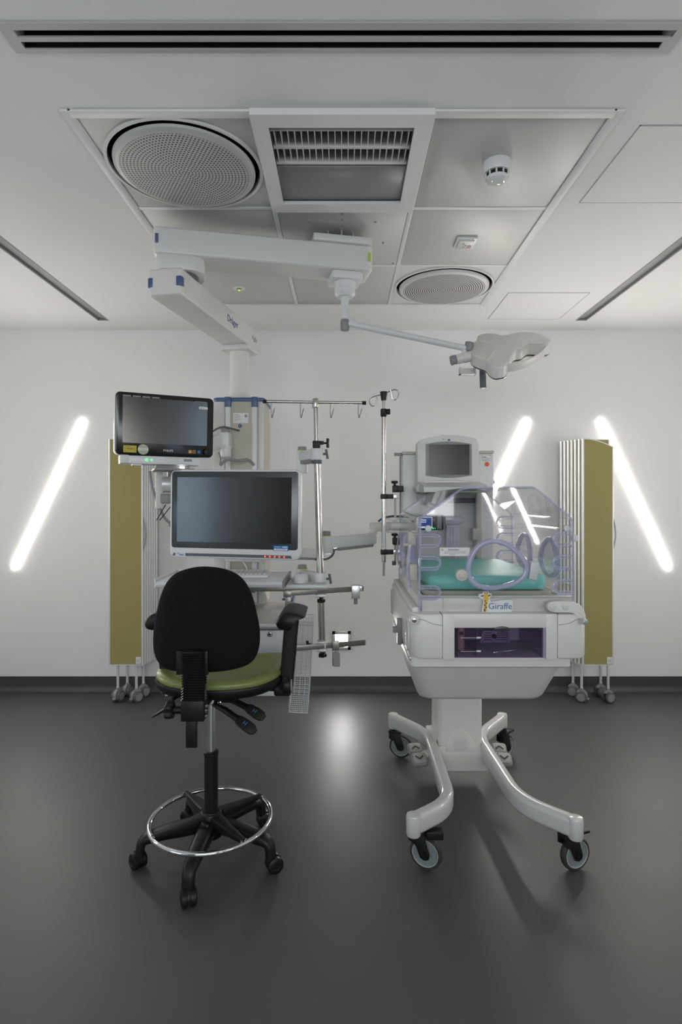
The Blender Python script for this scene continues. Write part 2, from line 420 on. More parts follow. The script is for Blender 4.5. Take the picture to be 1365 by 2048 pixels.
# recessed louvre luminaire
cx, cy = GX + .9, GY + .29
t = thing('recessed_luminaire', 'square white framed ceiling light with two rows of louvre fins and a grey pane', 'ceiling light', (cx, cy, ZC))
b = slab_with_holes(-.303, .303, -.32, .305, -.022, .006, [(-.25, .244, -.255, .235)]); b.transform(Matrix.Identity(4)); obj('frame', b, m_trim, t, False)
b = slab_with_holes(-.262, .256, -.267, .247, -.008, .12, [(-.25, .244, -.255, .235)]); bmesh.ops.translate(b, verts=b.verts, vec=(0, 0, 0)); box(b, -.262, .256, -.267, .247, .118, .126); obj('housing', b, m_trim, t, False)
for q, ya in enumerate((-.205, -.105)):
    b = nb()
    for k in range(21):
        x = -.25 + .494 * (k + .5) / 21
        prism(b, [(x - .0012, .0), (x + .0012, .0), (x + .0035, .075), (x - .0035, .075)], 'y', ya, ya + .082)
    box(b, -.25, .244, ya - .003, ya, 0, .08); box(b, -.25, .244, ya + .082, ya + .095, -.001, .08, .002)
    obj('louvre', b, m_white, t, False)
b = nb(); box(b, -.25, .244, -.005, .235, -.006, .02, .001); obj('pane', b, mat('grey_pane', (.19, .185, .20), .3), t, False)
# smoke detector
p = W(998, 352, 2.13)
t = thing('smoke_detector', 'round white smoke detector with dark slots on a perforated ceiling tile', 'smoke detector', (.582, 2.15, ZC))
b = nb(); lathe(b, [(.001, 0), (.052, 0), (.053, -.004), (.053, -.036), (.050, -.042), (.001, -.042)]); obj('base', b, m_cool, t, False)
b = nb(); lathe(b, [(.001, -.042), (.041, -.042), (.039, -.058), (.001, -.058)]); obj('sensor_chamber', b, m_void, t, False)
b = nb(); lathe(b, [(.001, -.056), (.042, -.056), (.040, -.066), (.030, -.074), (.012, -.078), (.001, -.0785)])
for k in range(10):
    a = 2 * PI * k / 10; cyl(b, (.042 * math.cos(a), .042 * math.sin(a), -.04), (.041 * math.cos(a), .041 * math.sin(a), -.058), .0035, seg=8)
obj('cap', b, mat('detector_cap', (.72, .72, .73), .12), t, False)
# sensor plate
t = thing('sensor_plate', 'small square white sensor plate on a plain metal ceiling tile', 'sensor', (.60, 2.795, ZC))
b = nb(); box(b, -.05, .05, -.055, .055, -.012, 0, .003); obj('back_plate', b, m_cool, t, False)
b = nb(); box(b, -.038, .038, -.042, .042, -.02, -.011, .004); obj('face_plate', b, m_white, t, False)
for x, y in ((-.006, .02), (.0, 0), (-.012, -.018)):
    b = nb(); cyl(b, (x, y, -.018), (x, y, -.0215), .004, seg=12); obj('sensor_eye', b, m_grey, t, False)
b = nb(); box(b, .012, .03, .0, .03, -.0212, -.019); obj('red_mark', b, mat('pink_print', (.5, .30, .28), .5), t, False)
# small emergency light with a green dot
t = thing('emergency_light', 'tiny round white emergency light with a green dot on a metal ceiling tile', 'emergency light', (-.623, 3.40, ZC))
b = nb(); lathe(b, [(.001, 0), (.038, 0), (.037, -.004), (.025, -.007), (.001, -.007)]); obj('bezel_ring', b, m_cool, t, False)
b = nb(); lathe(b, [(.001, -.006), (.015, -.006), (.012, -.012), (.001, -.014)], seg=20); obj('lens', b, m_grey, t, False)
b = nb(); box(b, -.003, .003, -.009, .009, -.0165, -.0125); box(b, -.008, .008, -.003, .003, -.0165, -.0125); obj('indicator', b, emit('green_dot', (.4, .9, .05), 1.2), t, False)
# slot diffuser
t = thing('slot_diffuser', 'long double-slot air diffuser across the ceiling with two black openings', 'air diffuser', (0, 1.58, ZC))
b = slab_with_holes(-.93, .93, -.062, .040, -.004, .002, [(-.895, .905, -.039, -.015), (-.898, .89, .0, .026)]); obj('frame', b, mat('grey_satin_frame', (.42, .41, .41), .4), t, False)
b = nb(); box(b, -.9, .9, -.042, .027, .05, .055); box(b, -.9, .9, -.044, -.041, .001, .055); box(b, -.9, .9, .026, .029, .001, .055); obj('plenum', b, m_void, t, False)
# recessed unlit channels
for x, lab in ((-1.69, 'long unlit grey light channel in the ceiling on the patient monitor side'), (1.675, 'long unlit grey light channel in the ceiling on the incubator side')):
    t = thing('recessed_light_channel', lab, 'ceiling light', (x, 2.6, ZC), 0, 'recessed ceiling channels')
    b = nb(); box(b, -LW - .004, -LW + .004, -1.405, 1.405, -.003, .03); box(b, LW - .004, LW + .004, -1.405, 1.405, -.003, .03); box(b, -LW, LW, 1.395, 1.405, -.003, .03); box(b, -LW, LW, -1.405, -1.395, -.003, .03)
    obj('frame', b, m_grey, t, False)
    b = nb(); box(b, -LW + .004, LW - .004, -1.395, 1.395, .012, .03); obj('diffuser', b, mat('unlit_diffuser', (.28, .28, .285), .5), t, False)
# plaster access hatches
for x0, y0, x1, lab in ((1.01, 1.934, 1.56, 'flush white access hatch in the ceiling beside the perforated tile'), (1.01, 3.476, 1.51, 'flush white access hatch in the ceiling close to the back wall')):
    t = thing('access_hatch', lab, 'access hatch', (x0, y0, ZC), 0, 'ceiling access hatches')
    b = nb(); w_, h_ = x1 - x0, .5
    for a in ((0, w_, 0, .004), (0, w_, h_ - .004, h_), (0, .004, 0, h_), (w_ - .004, w_, 0, h_)): box(b, *a, -.0016, .002)
    obj('edge_strip', b, m_grey, t, False)
    b = nb(); box(b, .004, w_ - .004, .004, h_ - .004, -.0014, .002); obj('hatch_panel', b, m_ceil, t, False)

# ------------------------------------------------------------------ wall lights
def strip(p0, p1, lab, n=(0, -1, 0)):
    p0, p1, n = Vector(p0), Vector(p1), Vector(n); c = (p0 + p1) / 2
    t = thing('wall_light', lab, 'wall light', c, 0, 'diagonal wall lights')
    d = (p1 - p0).normalized(); off = n * .001
    R = .021; pts = []
    for k in range(7):
        a = PI / 2 * (k / 6 - 1); pts.append((p0 + d * (R * math.sin(a) + R), R * max(math.cos(a), .05)))
    for k in range(7):
        a = PI / 2 * k / 6; pts.append((p1 + d * (R * math.sin(a) - R), R * max(math.cos(a), .05)))
    b = nb(); u = d.cross(n).normalized(); RR = []
    for q in pts: RR.append([q[0] + u * q[1] * math.cos(a) + n * (.001 + .007 * (q[1] / R) * math.sin(a)) for a in (PI * k / 12 for k in range(13))] + [q[0] - u * q[1], q[0] + u * q[1]])
    loft(b, RR); obj('light_tube', b, m_lamp, t)
    b = nb(); beam(b, p0 + d * .03 - n * .012, p1 - d * .03 - n * .012, .03, .02, .001, up=n); obj('base_plate', b, m_trim, t)
    return t
def wp(px, py): return W(px, py, YB)
strip(wp(168, 838), wp(28, 1138), 'glowing diagonal light strip on the wall beside the patient monitor, in full view')
strip(wp(1056, 838), wp(916, 1138), 'glowing diagonal light strip on the wall seen behind the incubator')
strip(wp(1199, 838), wp(1339, 1138), 'glowing diagonal light strip on the wall with a green screen in front')
strip((2.02, YF, 1.98), (2.53, YF, .87), 'glowing diagonal light strip on the wall behind the viewer, mirrored in the incubator hood', (0, 1, 0))
for x, nx, nm in ((XL, 1, 'chair'), (XR, -1, 'incubator')):  # one strip per side wall, out of view, added to brighten the room
    strip((x, 2.9, 2.03), (x, 2.4, .92), 'added unseen diagonal light strip on the side wall by the %s' % nm, (nx, 0, 0))
# low square wall light
q0, q1 = W(665, 1262, YB), W(702, 1299, YB)
t = thing('step_light', 'small square glowing light low on the wall above the skirting', 'wall light', ((q0.x + q1.x) / 2, YB, q1.z))
b = nb(); c = ((q0.x + q1.x) / 2, (q0.z + q1.z) / 2); h = (q1.x - q0.x) / 2
for a in ((-h, h, h - .023, h), (-h, h, -h, -h + .022), (-h, -h + .023, -h, h), (h - .022, h, -h, h)): box(b, c[0] + a[0], c[0] + a[1], YB - .012, YB, c[1] + a[2], c[1] + a[3], .001)
obj('frame', b, m_alu, t)
b = nb(); box(b, c[0] - h + .023, c[0] + h - .022, YB - .006, YB - .001, c[1] - h + .022, c[1] + h - .023); obj('light_panel', b, m_step, t)

# ------------------------------------------------------------------ ceiling pendant (two arms, column, drawers hang from it)
AX = Vector((.979, .202, 0)); AN = Vector((-.202, .979, 0)); UPV = Vector((0, 0, 1))
HUB = Vector((.011, 2.743, 0)); JNT = Vector((-.738, 2.588, 0)); COL = Vector((-.597, 3.28, 0))
BX = (COL - JNT).normalized(); BN = Vector((BX.y, -BX.x, 0))       # along, and to the viewer's side of, the lower arm
def V(p, z): return Vector((p.x, p.y, z))
pend = thing('supply_pendant', 'big white jointed ceiling pendant with two box arms and a column above the desk monitor', 'ceiling pendant', (-.03, 2.77, ZC))
mc = Vector((-.025, 2.768, 0))
def oriented(c, ax, ay, az=UPV): return Matrix(((ax.x, ay.x, az.x, c.x), (ax.y, ay.y, az.y, c.y), (ax.z, ay.z, az.z, c.z), (0, 0, 0, 1)))
b = nb(); box(b, -.14, .14, -.125, .125, 2.618, 2.652, .006, 2, oriented(mc, AX, AN)); obj('mounting_plate', b, m_white, pend)
for k in range(8):
    a = 2 * PI * k / 8; p = mc + AX * .085 * math.cos(a) + AN * .085 * math.sin(a)
    b = nb(); cyl(b, V(p, 2.645), V(p, ZC), .006, seg=10); cyl(b, V(p, 2.652), V(p, 2.662), .011, seg=6); obj('bolt', b, m_chrome, pend)
def box_arm(name, p0, p1, wd, z0, z1, parent):
    d = (p1 - p0).normalized(); n = Vector((0, 0, 1)).cross(d)
    b = nb(); h = z1 - z0
    prof = [(u, v + (z0 + z1) / 2) for u, v in rrect(wd, h, .012, 4)]
    tube(b, [p0, p1], 0, prof=prof, up=(0, 0, 1)); o = obj(name, b, m_white, parent)
    caps = []
    for p, s in ((p0, -1), (p1, 1)):
        b = nb(); e = []
        for k, (dd, sc_) in enumerate(((0, 1.012), (.012, 1.012), (.022, .95), (.026, .86))):
            q = p + d * s * dd; a = n
            e.append([q + a * u * sc_ + Vector((0, 0, (z0 + z1) / 2 + (v - (z0 + z1) / 2) * sc_)) for u, v in prof])
        loft(b, e); caps.append(obj('end_cap', b, m_warm, o))
    return o, d, n
a0 = JNT - AX * .10; a1 = HUB + AX * .10
arm1, d1, n1 = box_arm('upper_arm', a0 + AX * .012, a1 - AX * .012, .168, 2.498, 2.618, pend)
for p, s, m in ((a0, -1, m_blue), (a1, 1, m_green)):
    for q in (-1, 1):
        b = nb(); beam(b, p + AX * s * .004 + AN * q * .0835 + UPV * 2.562, p + AX * s * -.010 + AN * q * .0835 + UPV * 2.562, .012, .042, .003); obj('accent_clip', b, m, arm1)
# joint block between the arms
b = nb(); prism(b, [(p.x, p.y) for p in [JNT + AX * u + AN * v for u, v in rrect(.21, .175, .05, 6)]], 'z', 2.432, 2.499, .006); obj('joint_housing', b, m_white, pend)
b = nb(); cyl(b, V(JNT, 2.41), V(JNT, 2.435), .078, seg=40); obj('joint_bearing', b, m_dgrey, pend)
c0 = JNT - BX * .125; c1 = COL + BX * .115
arm2, d2, n2 = box_arm('lower_arm', c0, c1, .154, 2.295, 2.414, pend)
for q in (-1, 1):
    p = c0 - BX * .012 + BN * q * .0655
    b = nb(); prism(b, [(pp.x, pp.y) for pp in [p + BN * u + BX * v for u, v in rrect(.028, .032, .008, 3)]], 'z', 2.332, 2.375, .004); obj('accent_clip', b, m_blue, arm2)
side = JNT + BN * .0772
lettering('Dräger', m_brandblue, arm2, V(side + BX * .345, 2.338), BX, UPV, .05, ext=.0008)
lettering('Agila', m_greyink, arm2, V(side + BX * .70, 2.342), BX, UPV, .04, ext=.0008)
# column
b = nb(); box(b, -.085, .085, -.085, .085, 2.268, 2.296, .004, 2, oriented(COL, BN, BX)); obj('flange', b, m_white, pend)
b = nb(); lathe(b, [(.057, 1.99), (.057, 2.27), (.001, 2.27), (.001, 1.99)], (COL.x, COL.y, 0)); lathe(b, [(.085, 1.985), (.075, 1.995), (.062, 2.012), (.057, 2.03), (.05, 2.03), (.05, 1.985)], (COL.x, COL.y, 0)); obj('column_tube', b, m_warm, pend)
hx0, hx1, hy0, hy1 = -.715, -.437, 3.13, 3.42; hz0 = .84
b = nb(); prism(b, [(u + (hx0 + hx1) / 2, v + (hy0 + hy1) / 2) for u, v in rrect(hx1 - hx0, hy1 - hy0, .03)], 'z', hz0, 1.965, .004); head = obj('column_housing', b, m_beige, pend)
b = nb(); prism(b, [(u + (hx0 + hx1) / 2, v + (hy0 + hy1) / 2) for u, v in rrect(hx1 - hx0 + .008, hy1 - hy0 + .008, .032)], 'z', 1.962, 1.984, .004); obj('top_rim', b, m_blue, head)
for px in (457, 510):
    x = WX(px, hy0)
    b = nb(); box(b, x - .0135, x + .0135, hy0 - .016, hy0 + .01, hz0 + .02, 1.963, .004); obj('equipment_rail', b, m_cool, head)
    b = nb(); box(b, x - .0165, x + .0165, hy0 - .020, hy0 + .01, 1.93, 1.985, .003); obj('rail_cap', b, m_blue, head)
for x0, x1 in ((hx0 + .001, -.652), (-.466, hx1 - .001)):
    b = nb(); box(b, x0, x1, hy0 - .006, hy0 + .01, hz0 + .01, 1.961, .004); obj('corner_cover', b, m_white, head)
b = nb(); x0, x1 = WX(467, hy0), WX(497, hy0); z0, z1 = WZ(846, hy0), WZ(826, hy0); box(b, x0, x1, hy0 - .0012, hy0 + .003, z0, z1); lb = obj('rating_label', b, m_paper, head)
for k in range(5):
    b = nb(); z = z1 - .009 - .0085 * k; L = (.022, .034, .030, .038, .018)[k]; box(b, x0 + .006, x0 + .006 + L, hy0 - .0018, hy0, z - .0012, z + .0012); obj('print_line', b, m_greyink, lb)
b = nb(); box(b, x1 - .02, x1 - .006, hy0 - .0018, hy0, z1 - .024, z1 - .008); obj('print_block', b, m_greyink, lb)
cdisc = W(480.5, 852, hy0); b = nb(); cyl(b, cdisc, cdisc - Vector((0, .0018, 0)), .0105); bd = obj('blue_disc', b, m_brandblue, head)
lettering('i', m_paper, bd, cdisc + Vector((-.002, -.0018, -.006)), (1, 0, 0), (0, 0, 1), .016)
# drawer unit hanging on the column foot
dx0, dx1, dyf, dyb, dz1, dz0 = -.87, -.287, 2.76, 3.34, .822, .462
du = thing('drawer_unit', 'cream drawer unit with a key lock hanging below the shelf behind the chair', 'drawer unit', ((dx0 + dx1) / 2, 3.1, dz0))
b = nb(); box(b, dx0, dx1, dyf + .02, dyb, dz0, dz1 - .02, .006); obj('carcass', b, m_cool, du)
b = nb(); prism(b, [(u + (dx0 + dx1) / 2, v + (dyf + dyb) / 2) for u, v in rrect(dx1 - dx0 + .02, dyb - dyf + .03, .04)], 'z', dz1 - .022, dz1, .007); obj('worktop', b, m_warm, du)
b = nb(); prism(b, [(u + (dx0 + dx1) / 2, v + (dyf + dyb) / 2) for u, v in rrect(dx1 - dx0 + .024, dyb - dyf + .034, .042)], 'z', dz1 - .03, dz1 - .018, .004); obj('edge_strip', b, m_grey, du)
for z0, z1 in ((.648, .786), (.466, .640)):
    b = nb(); box(b, dx0 + .004, dx1 - .004, dyf, dyf + .022, z0, z1, .004); dr = obj('drawer', b, m_cool, du)
    b = nb(); box(b, -.68, -.48, dyf - .014, dyf, z1 - .03, z1 - .018, .003); obj('handle', b, m_grey, dr)
    if z0 > .6:
        q = W(540, 1268, dyf); b = nb(); rcyl(b, q, q - Vector((0, .008, 0)), .0125, .002); lk = obj('lock', b, m_steel, dr)
        b = nb(); cyl(b, q - Vector((0, .008, 0)), q - Vector((0, .0095, 0)), .005, seg=14); obj('keyhole', b, m_ink, lk)
b = nb(); beam(b, (dx1 + .0, dyb - .2, .855), (dx1 + .0, dyb - .02, .855), .012, .03, .003); beam(b, (dx1 - .05, dyb - .2, .872), (dx1 + .01, dyb - .2, .872), .02, .012, .003); box(b, dx1 - .004, dx1 + .004, dyb - .2, dyb - .02, .8, .86); obj('side_clip', b, m_blue, du)
# keyboard shelf on the column
sh = thing('equipment_shelf', 'white pendant shelf with rounded front edge carrying the keyboard', 'shelf', (-.58, 3.0, 1.0))
b = nb(); prism(b, [(y, z) for y, z in ((2.70, 1.002), (2.685, 1.006), (2.680, 1.018), (2.685, 1.030), (2.70, 1.036), (3.06, 1.036), (3.06, 1.002))], 'x', -.885, -.288, .002); obj('shelf_board', b, m_cool, sh)
b = nb(); box(b, -.288, -.278, 2.685, 3.06, 1.0, 1.038, .003); obj('side_rim', b, m_grey, sh)
b = nb(); box(b, -.895, -.885, 2.685, 3.06, 1.0, 1.045, .003); obj('side_rim', b, m_cool, sh)
b = nb(); box(b, -.886, -.287, 3.05, 3.062, 1.03, 1.046, .003); obj('back_rim', b, m_cool, sh)
b = nb(); box(b, -.80, -.08, 2.80, 2.83, .968, .994, .002); box(b, -.80, -.08, 3.0, 3.03, .968, .994, .002); box(b, -.7, -.44, 2.83, 3.128, .955, .999, .004); obj('support_frame', b, m_bar, sh)
b = nb(); box(b, -.275, -.075, 2.72, 3.0, .996, 1.01, .003); mt = obj('slide_out_tray', b, m_cool, sh)
b = nb(); box(b, -.262, -.088, 2.735, 2.985, 1.0098, 1.0112); obj('mouse_mat', b, mat('pale_mat', (.56, .56, .57), .6), mt)
# keyboard
kb = thing('keyboard', 'white computer keyboard on the pendant shelf behind the chair back', 'keyboard', (-.585, 2.86, 1.036))
b = nb(); box(b, -.8, -.37, 2.775, 2.935, 1.0365, 1.052, .004); obj('key_deck', b, m_cool, kb)
for r in range(5):
    for k in range(20):
        x = -.79 + k * .0207; y = 2.79 + r * .028
        b = nb(); box(b, x, x + .0172, y, y + .0235, 1.051, 1.058, .0015, 1); obj('key', b, m_white, kb)
b = nb(); tube(b, smooth_path([(-.52, 2.935, 1.045), (-.50, 3.0, 1.05), (-.56, 3.05, 1.12), (-.6, 3.08, 1.2)], .05), .0035, 8); obj('cable', b, m_cool, kb)
# mouse
q = W(602, 1163, 2.84)
ms = thing('computer_mouse', 'white computer mouse on the slide-out tray at the end of the shelf', 'computer mouse', (q.x, q.y, 1.0112))
b = nb(); R = []
for k in range(13):
    t = k / 12; z = .004 + .040 * math.sin(t * PI / 2); s = max(math.cos(t * PI / 2) ** .5, .04)
    R.append([Vector((.040 * s * math.cos(a), .062 * s * math.sin(a) + .006 * t, z)) for a in (2 * PI * i / 28 for i in range(28))])
loft(b, [[Vector((p.x, p.y, 0)) for p in R[0]]] + R); obj('shell', b, m_cool, ms, False)
b = nb(); cyl(b, (-.004, -.022, .036), (.004, -.022, .036), .010, seg=16); obj('scroll_wheel', b, m_grey, ms, False)

# ------------------------------------------------------------------ desk monitor
mon = thing('computer_monitor', 'large flat computer monitor with white surround and row of red lights', 'monitor', (-.527, 2.75, 1.135), math.radians(-9))
mon.rotation_euler = (0, math.radians(.6), math.radians(-9))
wM, hM = .656, .43
b = nb(); prism(b, [(u, v + hM / 2) for u, v in rrect(wM, hM, .03)], 'y', -.012, .045, .008); hs = obj('housing', b, m_cool, mon, False)
b = nb(); prism(b, [(u, v + hM / 2 + .019) for u, v in rrect(wM - .022, hM - .058, .014)], 'y', -.0145, -.011, .001); obj('bezel', b, m_bezel, mon, False)
b = nb(); prism(b, [(u - .002, v + hM / 2 + .02) for u, v in rrect(wM - .082, hM - .116, .002, 1)], 'y', -.0158, -.014); obj('screen', b, m_screen, mon, False)
b = nb(); prism(b, [(-.245, .008), (.29, .008), (.283, .022), (-.245, .022)], 'y', -.0135, -.0115); obj('button_strip', b, m_dgrey, mon, False)
b = nb(); prism(b, [(-.312, .009), (-.298, .009), (-.298, .023), (-.305, .022)], 'y', -.0135, -.0115); obj('sensor_window', b, m_dgrey, mon, False)
b = nb(); prism(b, [(-.29, .008), (-.25, .008), (-.25, .024), (-.29, .024)], 'y', -.0128, -.0115); bp = obj('brand_plate', b, mat('pale_plate', (.62, .66, .72), .4), mon, False)
b = nb(); prism(b, [(-.288, .017), (-.282, .023), (-.276, .018), (-.282, .0195)], 'y', -.0136, -.0126); obj('emblem', b, m_bluelab, bp, False)
b = nb(); box(b, -.276, -.254, -.0134, -.0126, .0105, .0155); obj('print_line', b, m_slate, bp, False)
for k in range(5):
    x = .158 + .0235 * k; b = nb(); cyl(b, (x, -.0134, .015), (x, -.0144, .015), .0042, seg=14); obj('indicator', b, m_ledr, mon, False)
b = nb(); box(b, .20, .272, -.0164, -.0145, .044, .068); st = obj('asset_label', b, m_bluelab, mon, False)
b = nb(); box(b, .203, .268, -.0169, -.0162, .046, .0555); obj('barcode_field', b, m_paper, st, False)
b = nb()
for k in range(16): x = .210 + k * .0033; box(b, x, x + .0017, -.0173, -.0167, .0505, .0545)
obj('barcode', b, m_ink, st, False)
b = nb(); box(b, .243, .268, -.0169, -.0162, .0585, .0655); box(b, .207, .232, -.0169, -.0162, .062, .064); obj('print_block', b, mat('pale_blue_print', (.45, .6, .8), .5), st, False)
b = nb(); box(b, -.06, .06, .045, .075, .12, .30, .004); box(b, -.045, .045, .07, .30, .17, .25, .008); obj('arm_mount', b, m_grey, mon, False)
b = nb(); box(b, -.1, .1, .12, .2, -.03, .14, .01); obj('rear_pod', b, m_white, mon, False)
# ------------------------------------------------------------------ patient monitor
pm = thing('patient_monitor', 'black framed patient monitor with dark screen and coloured keys, angled above the desk monitor', 'patient monitor', (-.86, 2.75, 1.63), math.radians(26)); pm.rotation_euler = (math.radians(4), 0, math.radians(26))
wP, hP = .455, .292
b = nb(); prism(b, [(u, v + hP / 2) for u, v in rrect(wP + .006, hP + .006, .024)], 'y', .006, .07, .012); obj('housing', b, m_cool, pm, False)
b = nb(); prism(b, [(u, v + hP / 2) for u, v in rrect(wP, hP, .022)], 'y', -.010, .008, .004); fb = obj('front_frame', b, m_blackg, pm, False)
b = nb(); prism(b, [(u + .0, v + hP / 2 + .018) for u, v in rrect(.392, .214, .002, 1)], 'y', -.0112, -.009); obj('screen', b, m_screen, pm, False)
lettering('PHILIPS', m_paper, fb, (-.012, -.0104, .022), (1, 0, 0), (0, 0, 1), .0145, world=False)
b = nb(); rcyl(b, (.197, -.009, .026), (.197, -.028, .026), .0165, .003); obj('control_knob', b, m_black, pm, False)
for x, m in ((.115, m_amber), (.134, m_amber), (.158, m_bluelab)):
    b = nb(); box(b, x - .0075, x + .0075, -.0112, -.009, .018, .033, .001); k_ = obj('soft_key', b, m, pm, False)
    if x == .134: b = nb(); box(b, x - .005, x + .005, -.0118, -.0108, .0205, .0305); obj('key_symbol', b, m_blackg, k_, False)
b = nb(); box(b, -.192, -.134, -.0116, -.009, .012, .044); ys = obj('yellow_sticker', b, m_yellow, pm, False)
b = nb()
for z in (.036, .018): box(b, -.187, -.139, -.0121, -.0113, z, z + .0015)
box(b, -.187, -.1855, -.0121, -.0113, .018, .037); box(b, -.1405, -.139, -.0121, -.0113, .018, .037)
for z in (.030, .0255): box(b, -.18, -.146, -.0121, -.0113, z, z + .002)
obj('print_line', b, m_brown, ys, False)
b = nb(); cyl(b, (-.104, -.009, .028), (-.104, -.0122, .028), .0245); rs = obj('round_sticker', b, m_green2, pm, False)
b = nb(); box(b, -.126, -.082, -.0128, -.0118, .0235, .034); obj('print_band', b, m_paper, rs, False)
b = nb(); box(b, -.12, -.088, -.0133, -.0126, .027, .029); obj('print_line', b, m_greyink, rs, False)
b = nb(); box(b, .155, .197, -.0118, -.0105, .236, .248); ws = obj('white_label', b, m_paper, pm, False)
b = nb(); box(b, .160, .182, -.0122, -.0116, .240, .243); obj('print_line', b, m_greyink, ws, False)
for k in range(4): b = nb(); box(b, -.195 + k * .043, -.16 + k * .043, -.0106, -.009, .272, .278); obj('alarm_light', b, m_grey, pm, False)
b = nb(); box(b, .135, .192, -.0106, -.009, .269, .273); obj('print_line', b, m_grey, pm, False)
# module rack under the monitor
mr = thing('module_rack', 'flat white module rack with two green lights hung under the patient monitor', 'module rack', (-.86, 2.75, 1.585), math.radians(26))
b = nb(); box(b, -.19, .165, -.006, .10, .004, .043, .004); bb = obj('rack_body', b, m_cool, mr, False)
b = nb(); box(b, -.205, -.168, -.010, .10, .005, .046, .004); box(b, -.15, -.11, .0, .06, -.003, .006); obj('end_bracket', b, m_white, mr, False)
for x, r in ((-.088, .0065), (-.065, .0042)): b = nb(); cyl(b, (x, -.0055, .024), (x, -.0075, .024), r, seg=14); obj('indicator', b, m_ledg, mr, False)
b = nb(); box(b, .0, .062, -.0068, -.005, .013, .041, .0005); obj('module_cover', b, m_white, mr, False)
b = nb(); box(b, .085, .125, -.0068, -.005, .022, .034, .0005); obj('socket_panel', b, m_grey, mr, False)
b = nb(); box(b, -.05, .14, .0, .085, -.022, -.012, .002); box(b, -.04, .12, .03, .05, -.013, .005); obj('lower_tray', b, m_grey, mr, False)
b = nb(); rcyl(b, (.07, .01, -.007), (.092, .01, -.007), .0045, .0015, 12); obj('lit_socket', b, m_ledw, mr, False)
HO = Vector((.025, .15, 0))
def hang(bm): bmesh.ops.translate(bm, verts=bm.verts, vec=HO); return bm
b = nb(); box(b, -.047, -.012, .015, .035, -.21, -.018, .004); box(b, .012, .03, .02, .035, -.05, -.02); obj('hanging_bracket', hang(b), m_white, mr, False)
b = nb(); rcyl(b, (-.02, .04, -.085), (.12, .04, -.085), .042, .004); obj('pivot_barrel', hang(b), m_lightalu, mr, False)
b = nb(); box(b, -.025, .12, .01, .07, -.185, -.135, .006); obj('pivot_block', hang(b), m_grey, mr, False)
for pts in ([(-.075, .02, -.02), (-.065, .03, -.10), (-.03, .03, -.20), (.0, .03, -.27), (.07, .03, -.31)], [(.03, .02, -.02), (.0, .03, -.09), (-.03, .03, -.16)], [(.08, .03, -.25), (.045, .03, -.29), (.02, .03, -.30)]):
    b = nb(); tube(b, smooth_path(pts, .05), .007, 8); obj('cable', hang(b), m_grey, mr, False)
for pts in ([(.0, .01, -.19), (-.045, .01, -.27)], [(.025, .01, -.20), (-.03, .01, -.27)]):
    b = nb(); tube(b, pts, .0025, 6); obj('cable_tie', hang(b), m_black, mr, False)
b = nb(); box(b, -.04, .10, .06, .20, -.022, -.012, .002); obj('rear_tray', b, m_grey, mr, False)
# arm from the column to the patient monitor
pa = thing('support_arm', 'white angled support arm from the pendant column to the patient monitor', 'support arm', (-.64, 3.06, 1.6))
q = W(449, 885, 3.06)
b = nb(); box(b, q.x - .04, q.x + .032, 3.02, 3.13, WZ(897, 3.05), WZ(865, 3.05), .008); rcyl(b, V(Vector((q.x + .012, 3.045, 0)), WZ(914, 3.03)), V(Vector((q.x + .012, 3.045, 0)), WZ(890, 3.03)), .028, .005); obj('hub', b, m_cool, pa)
b = nb(); rcyl(b, (q.x, 3.07, WZ(867, 3.05)), (q.x, 3.07, WZ(855, 3.05)), .027, .004); obj('hub_cap', b, m_grey, pa)
b = nb(); cyl(b, (q.x, 3.07, WZ(867.6, 3.05)), (q.x, 3.07, WZ(866, 3.05)), .0285); obj('accent_ring', b, m_green, pa)
b = nb(); beam(b, (q.x - .02, 3.04, WZ(880, 3.03)), (-.79, 2.87, 1.655), .05, .075, .012); obj('arm_bar', b, m_cool, pa)
b = nb(); box(b, -.84, -.76, 2.80, 2.90, 1.64, 1.72, .008); obj('tilt_head', b, m_white, pa)
b = nb(); tube(b, smooth_path([(q.x + .07, 3.115, 1.80), (q.x - .0, 3.0, 1.81), (q.x - .06, 2.98, 1.77), (-.72, 2.92, 1.70)], .05), .0045, 8); obj('cable', b, m_dgrey, pa)
b = nb(); tube(b, smooth_path([W(440, 930, 2.98), W(455, 918, 2.98), W(478, 922, 3.02), W(497, 918, 3.08), W(508, 930, 3.1)], .03), .008, 8); tube(b, smooth_path([W(437, 905, 3.0), W(442, 915, 3.0), W(440, 930, 3.0)], .02), .004, 8); obj('cable', b, m_grey, pa)
# ------------------------------------------------------------------ infusion pole on the pendant side
P0, P1 = Vector((-.140, 2.87, 1.912)), Vector((-.104, 2.84, .645))
def onpole(z): return P0.lerp(P1, (P0.z - z) / (P0.z - P1.z))
ip = thing('infusion_pole', 'slim steel infusion pole with a crossbar of four hooks beside the desk monitor', 'infusion pole', P1)
zs = WZ(918, 2.85)
b = nb(); cyl(b, onpole(zs), P0, .0115, seg=20); obj('inner_pole', b, m_steel, ip)
b = nb(); cyl(b, P1, onpole(zs - .02), .0165, seg=24); obj('outer_pole', b, m_steel, ip)
b = nb(); rcyl(b, P0 - Vector((0, 0, .03)), P0 + Vector((0, 0, .018)), .0165, .003); obj('cross_fitting', b, m_steel, ip)
h0, h1 = Vector((WX(531, 2.87), 2.87, WZ(803, 2.87))), Vector((WX(728, 2.87), 2.87, WZ(806, 2.87)))
b = nb(); cyl(b, h0, h1, .0075, seg=16); cb = obj('crossbar', b, m_steel, ip)
for p, d in ((h0, 1), (h1, -1)): b = nb(); rcyl(b, p - Vector((.012 * d, 0, 0)), p + Vector((.008 * d, 0, 0)), .0095, .002, 16); obj('end_cap', b, m_black, cb)
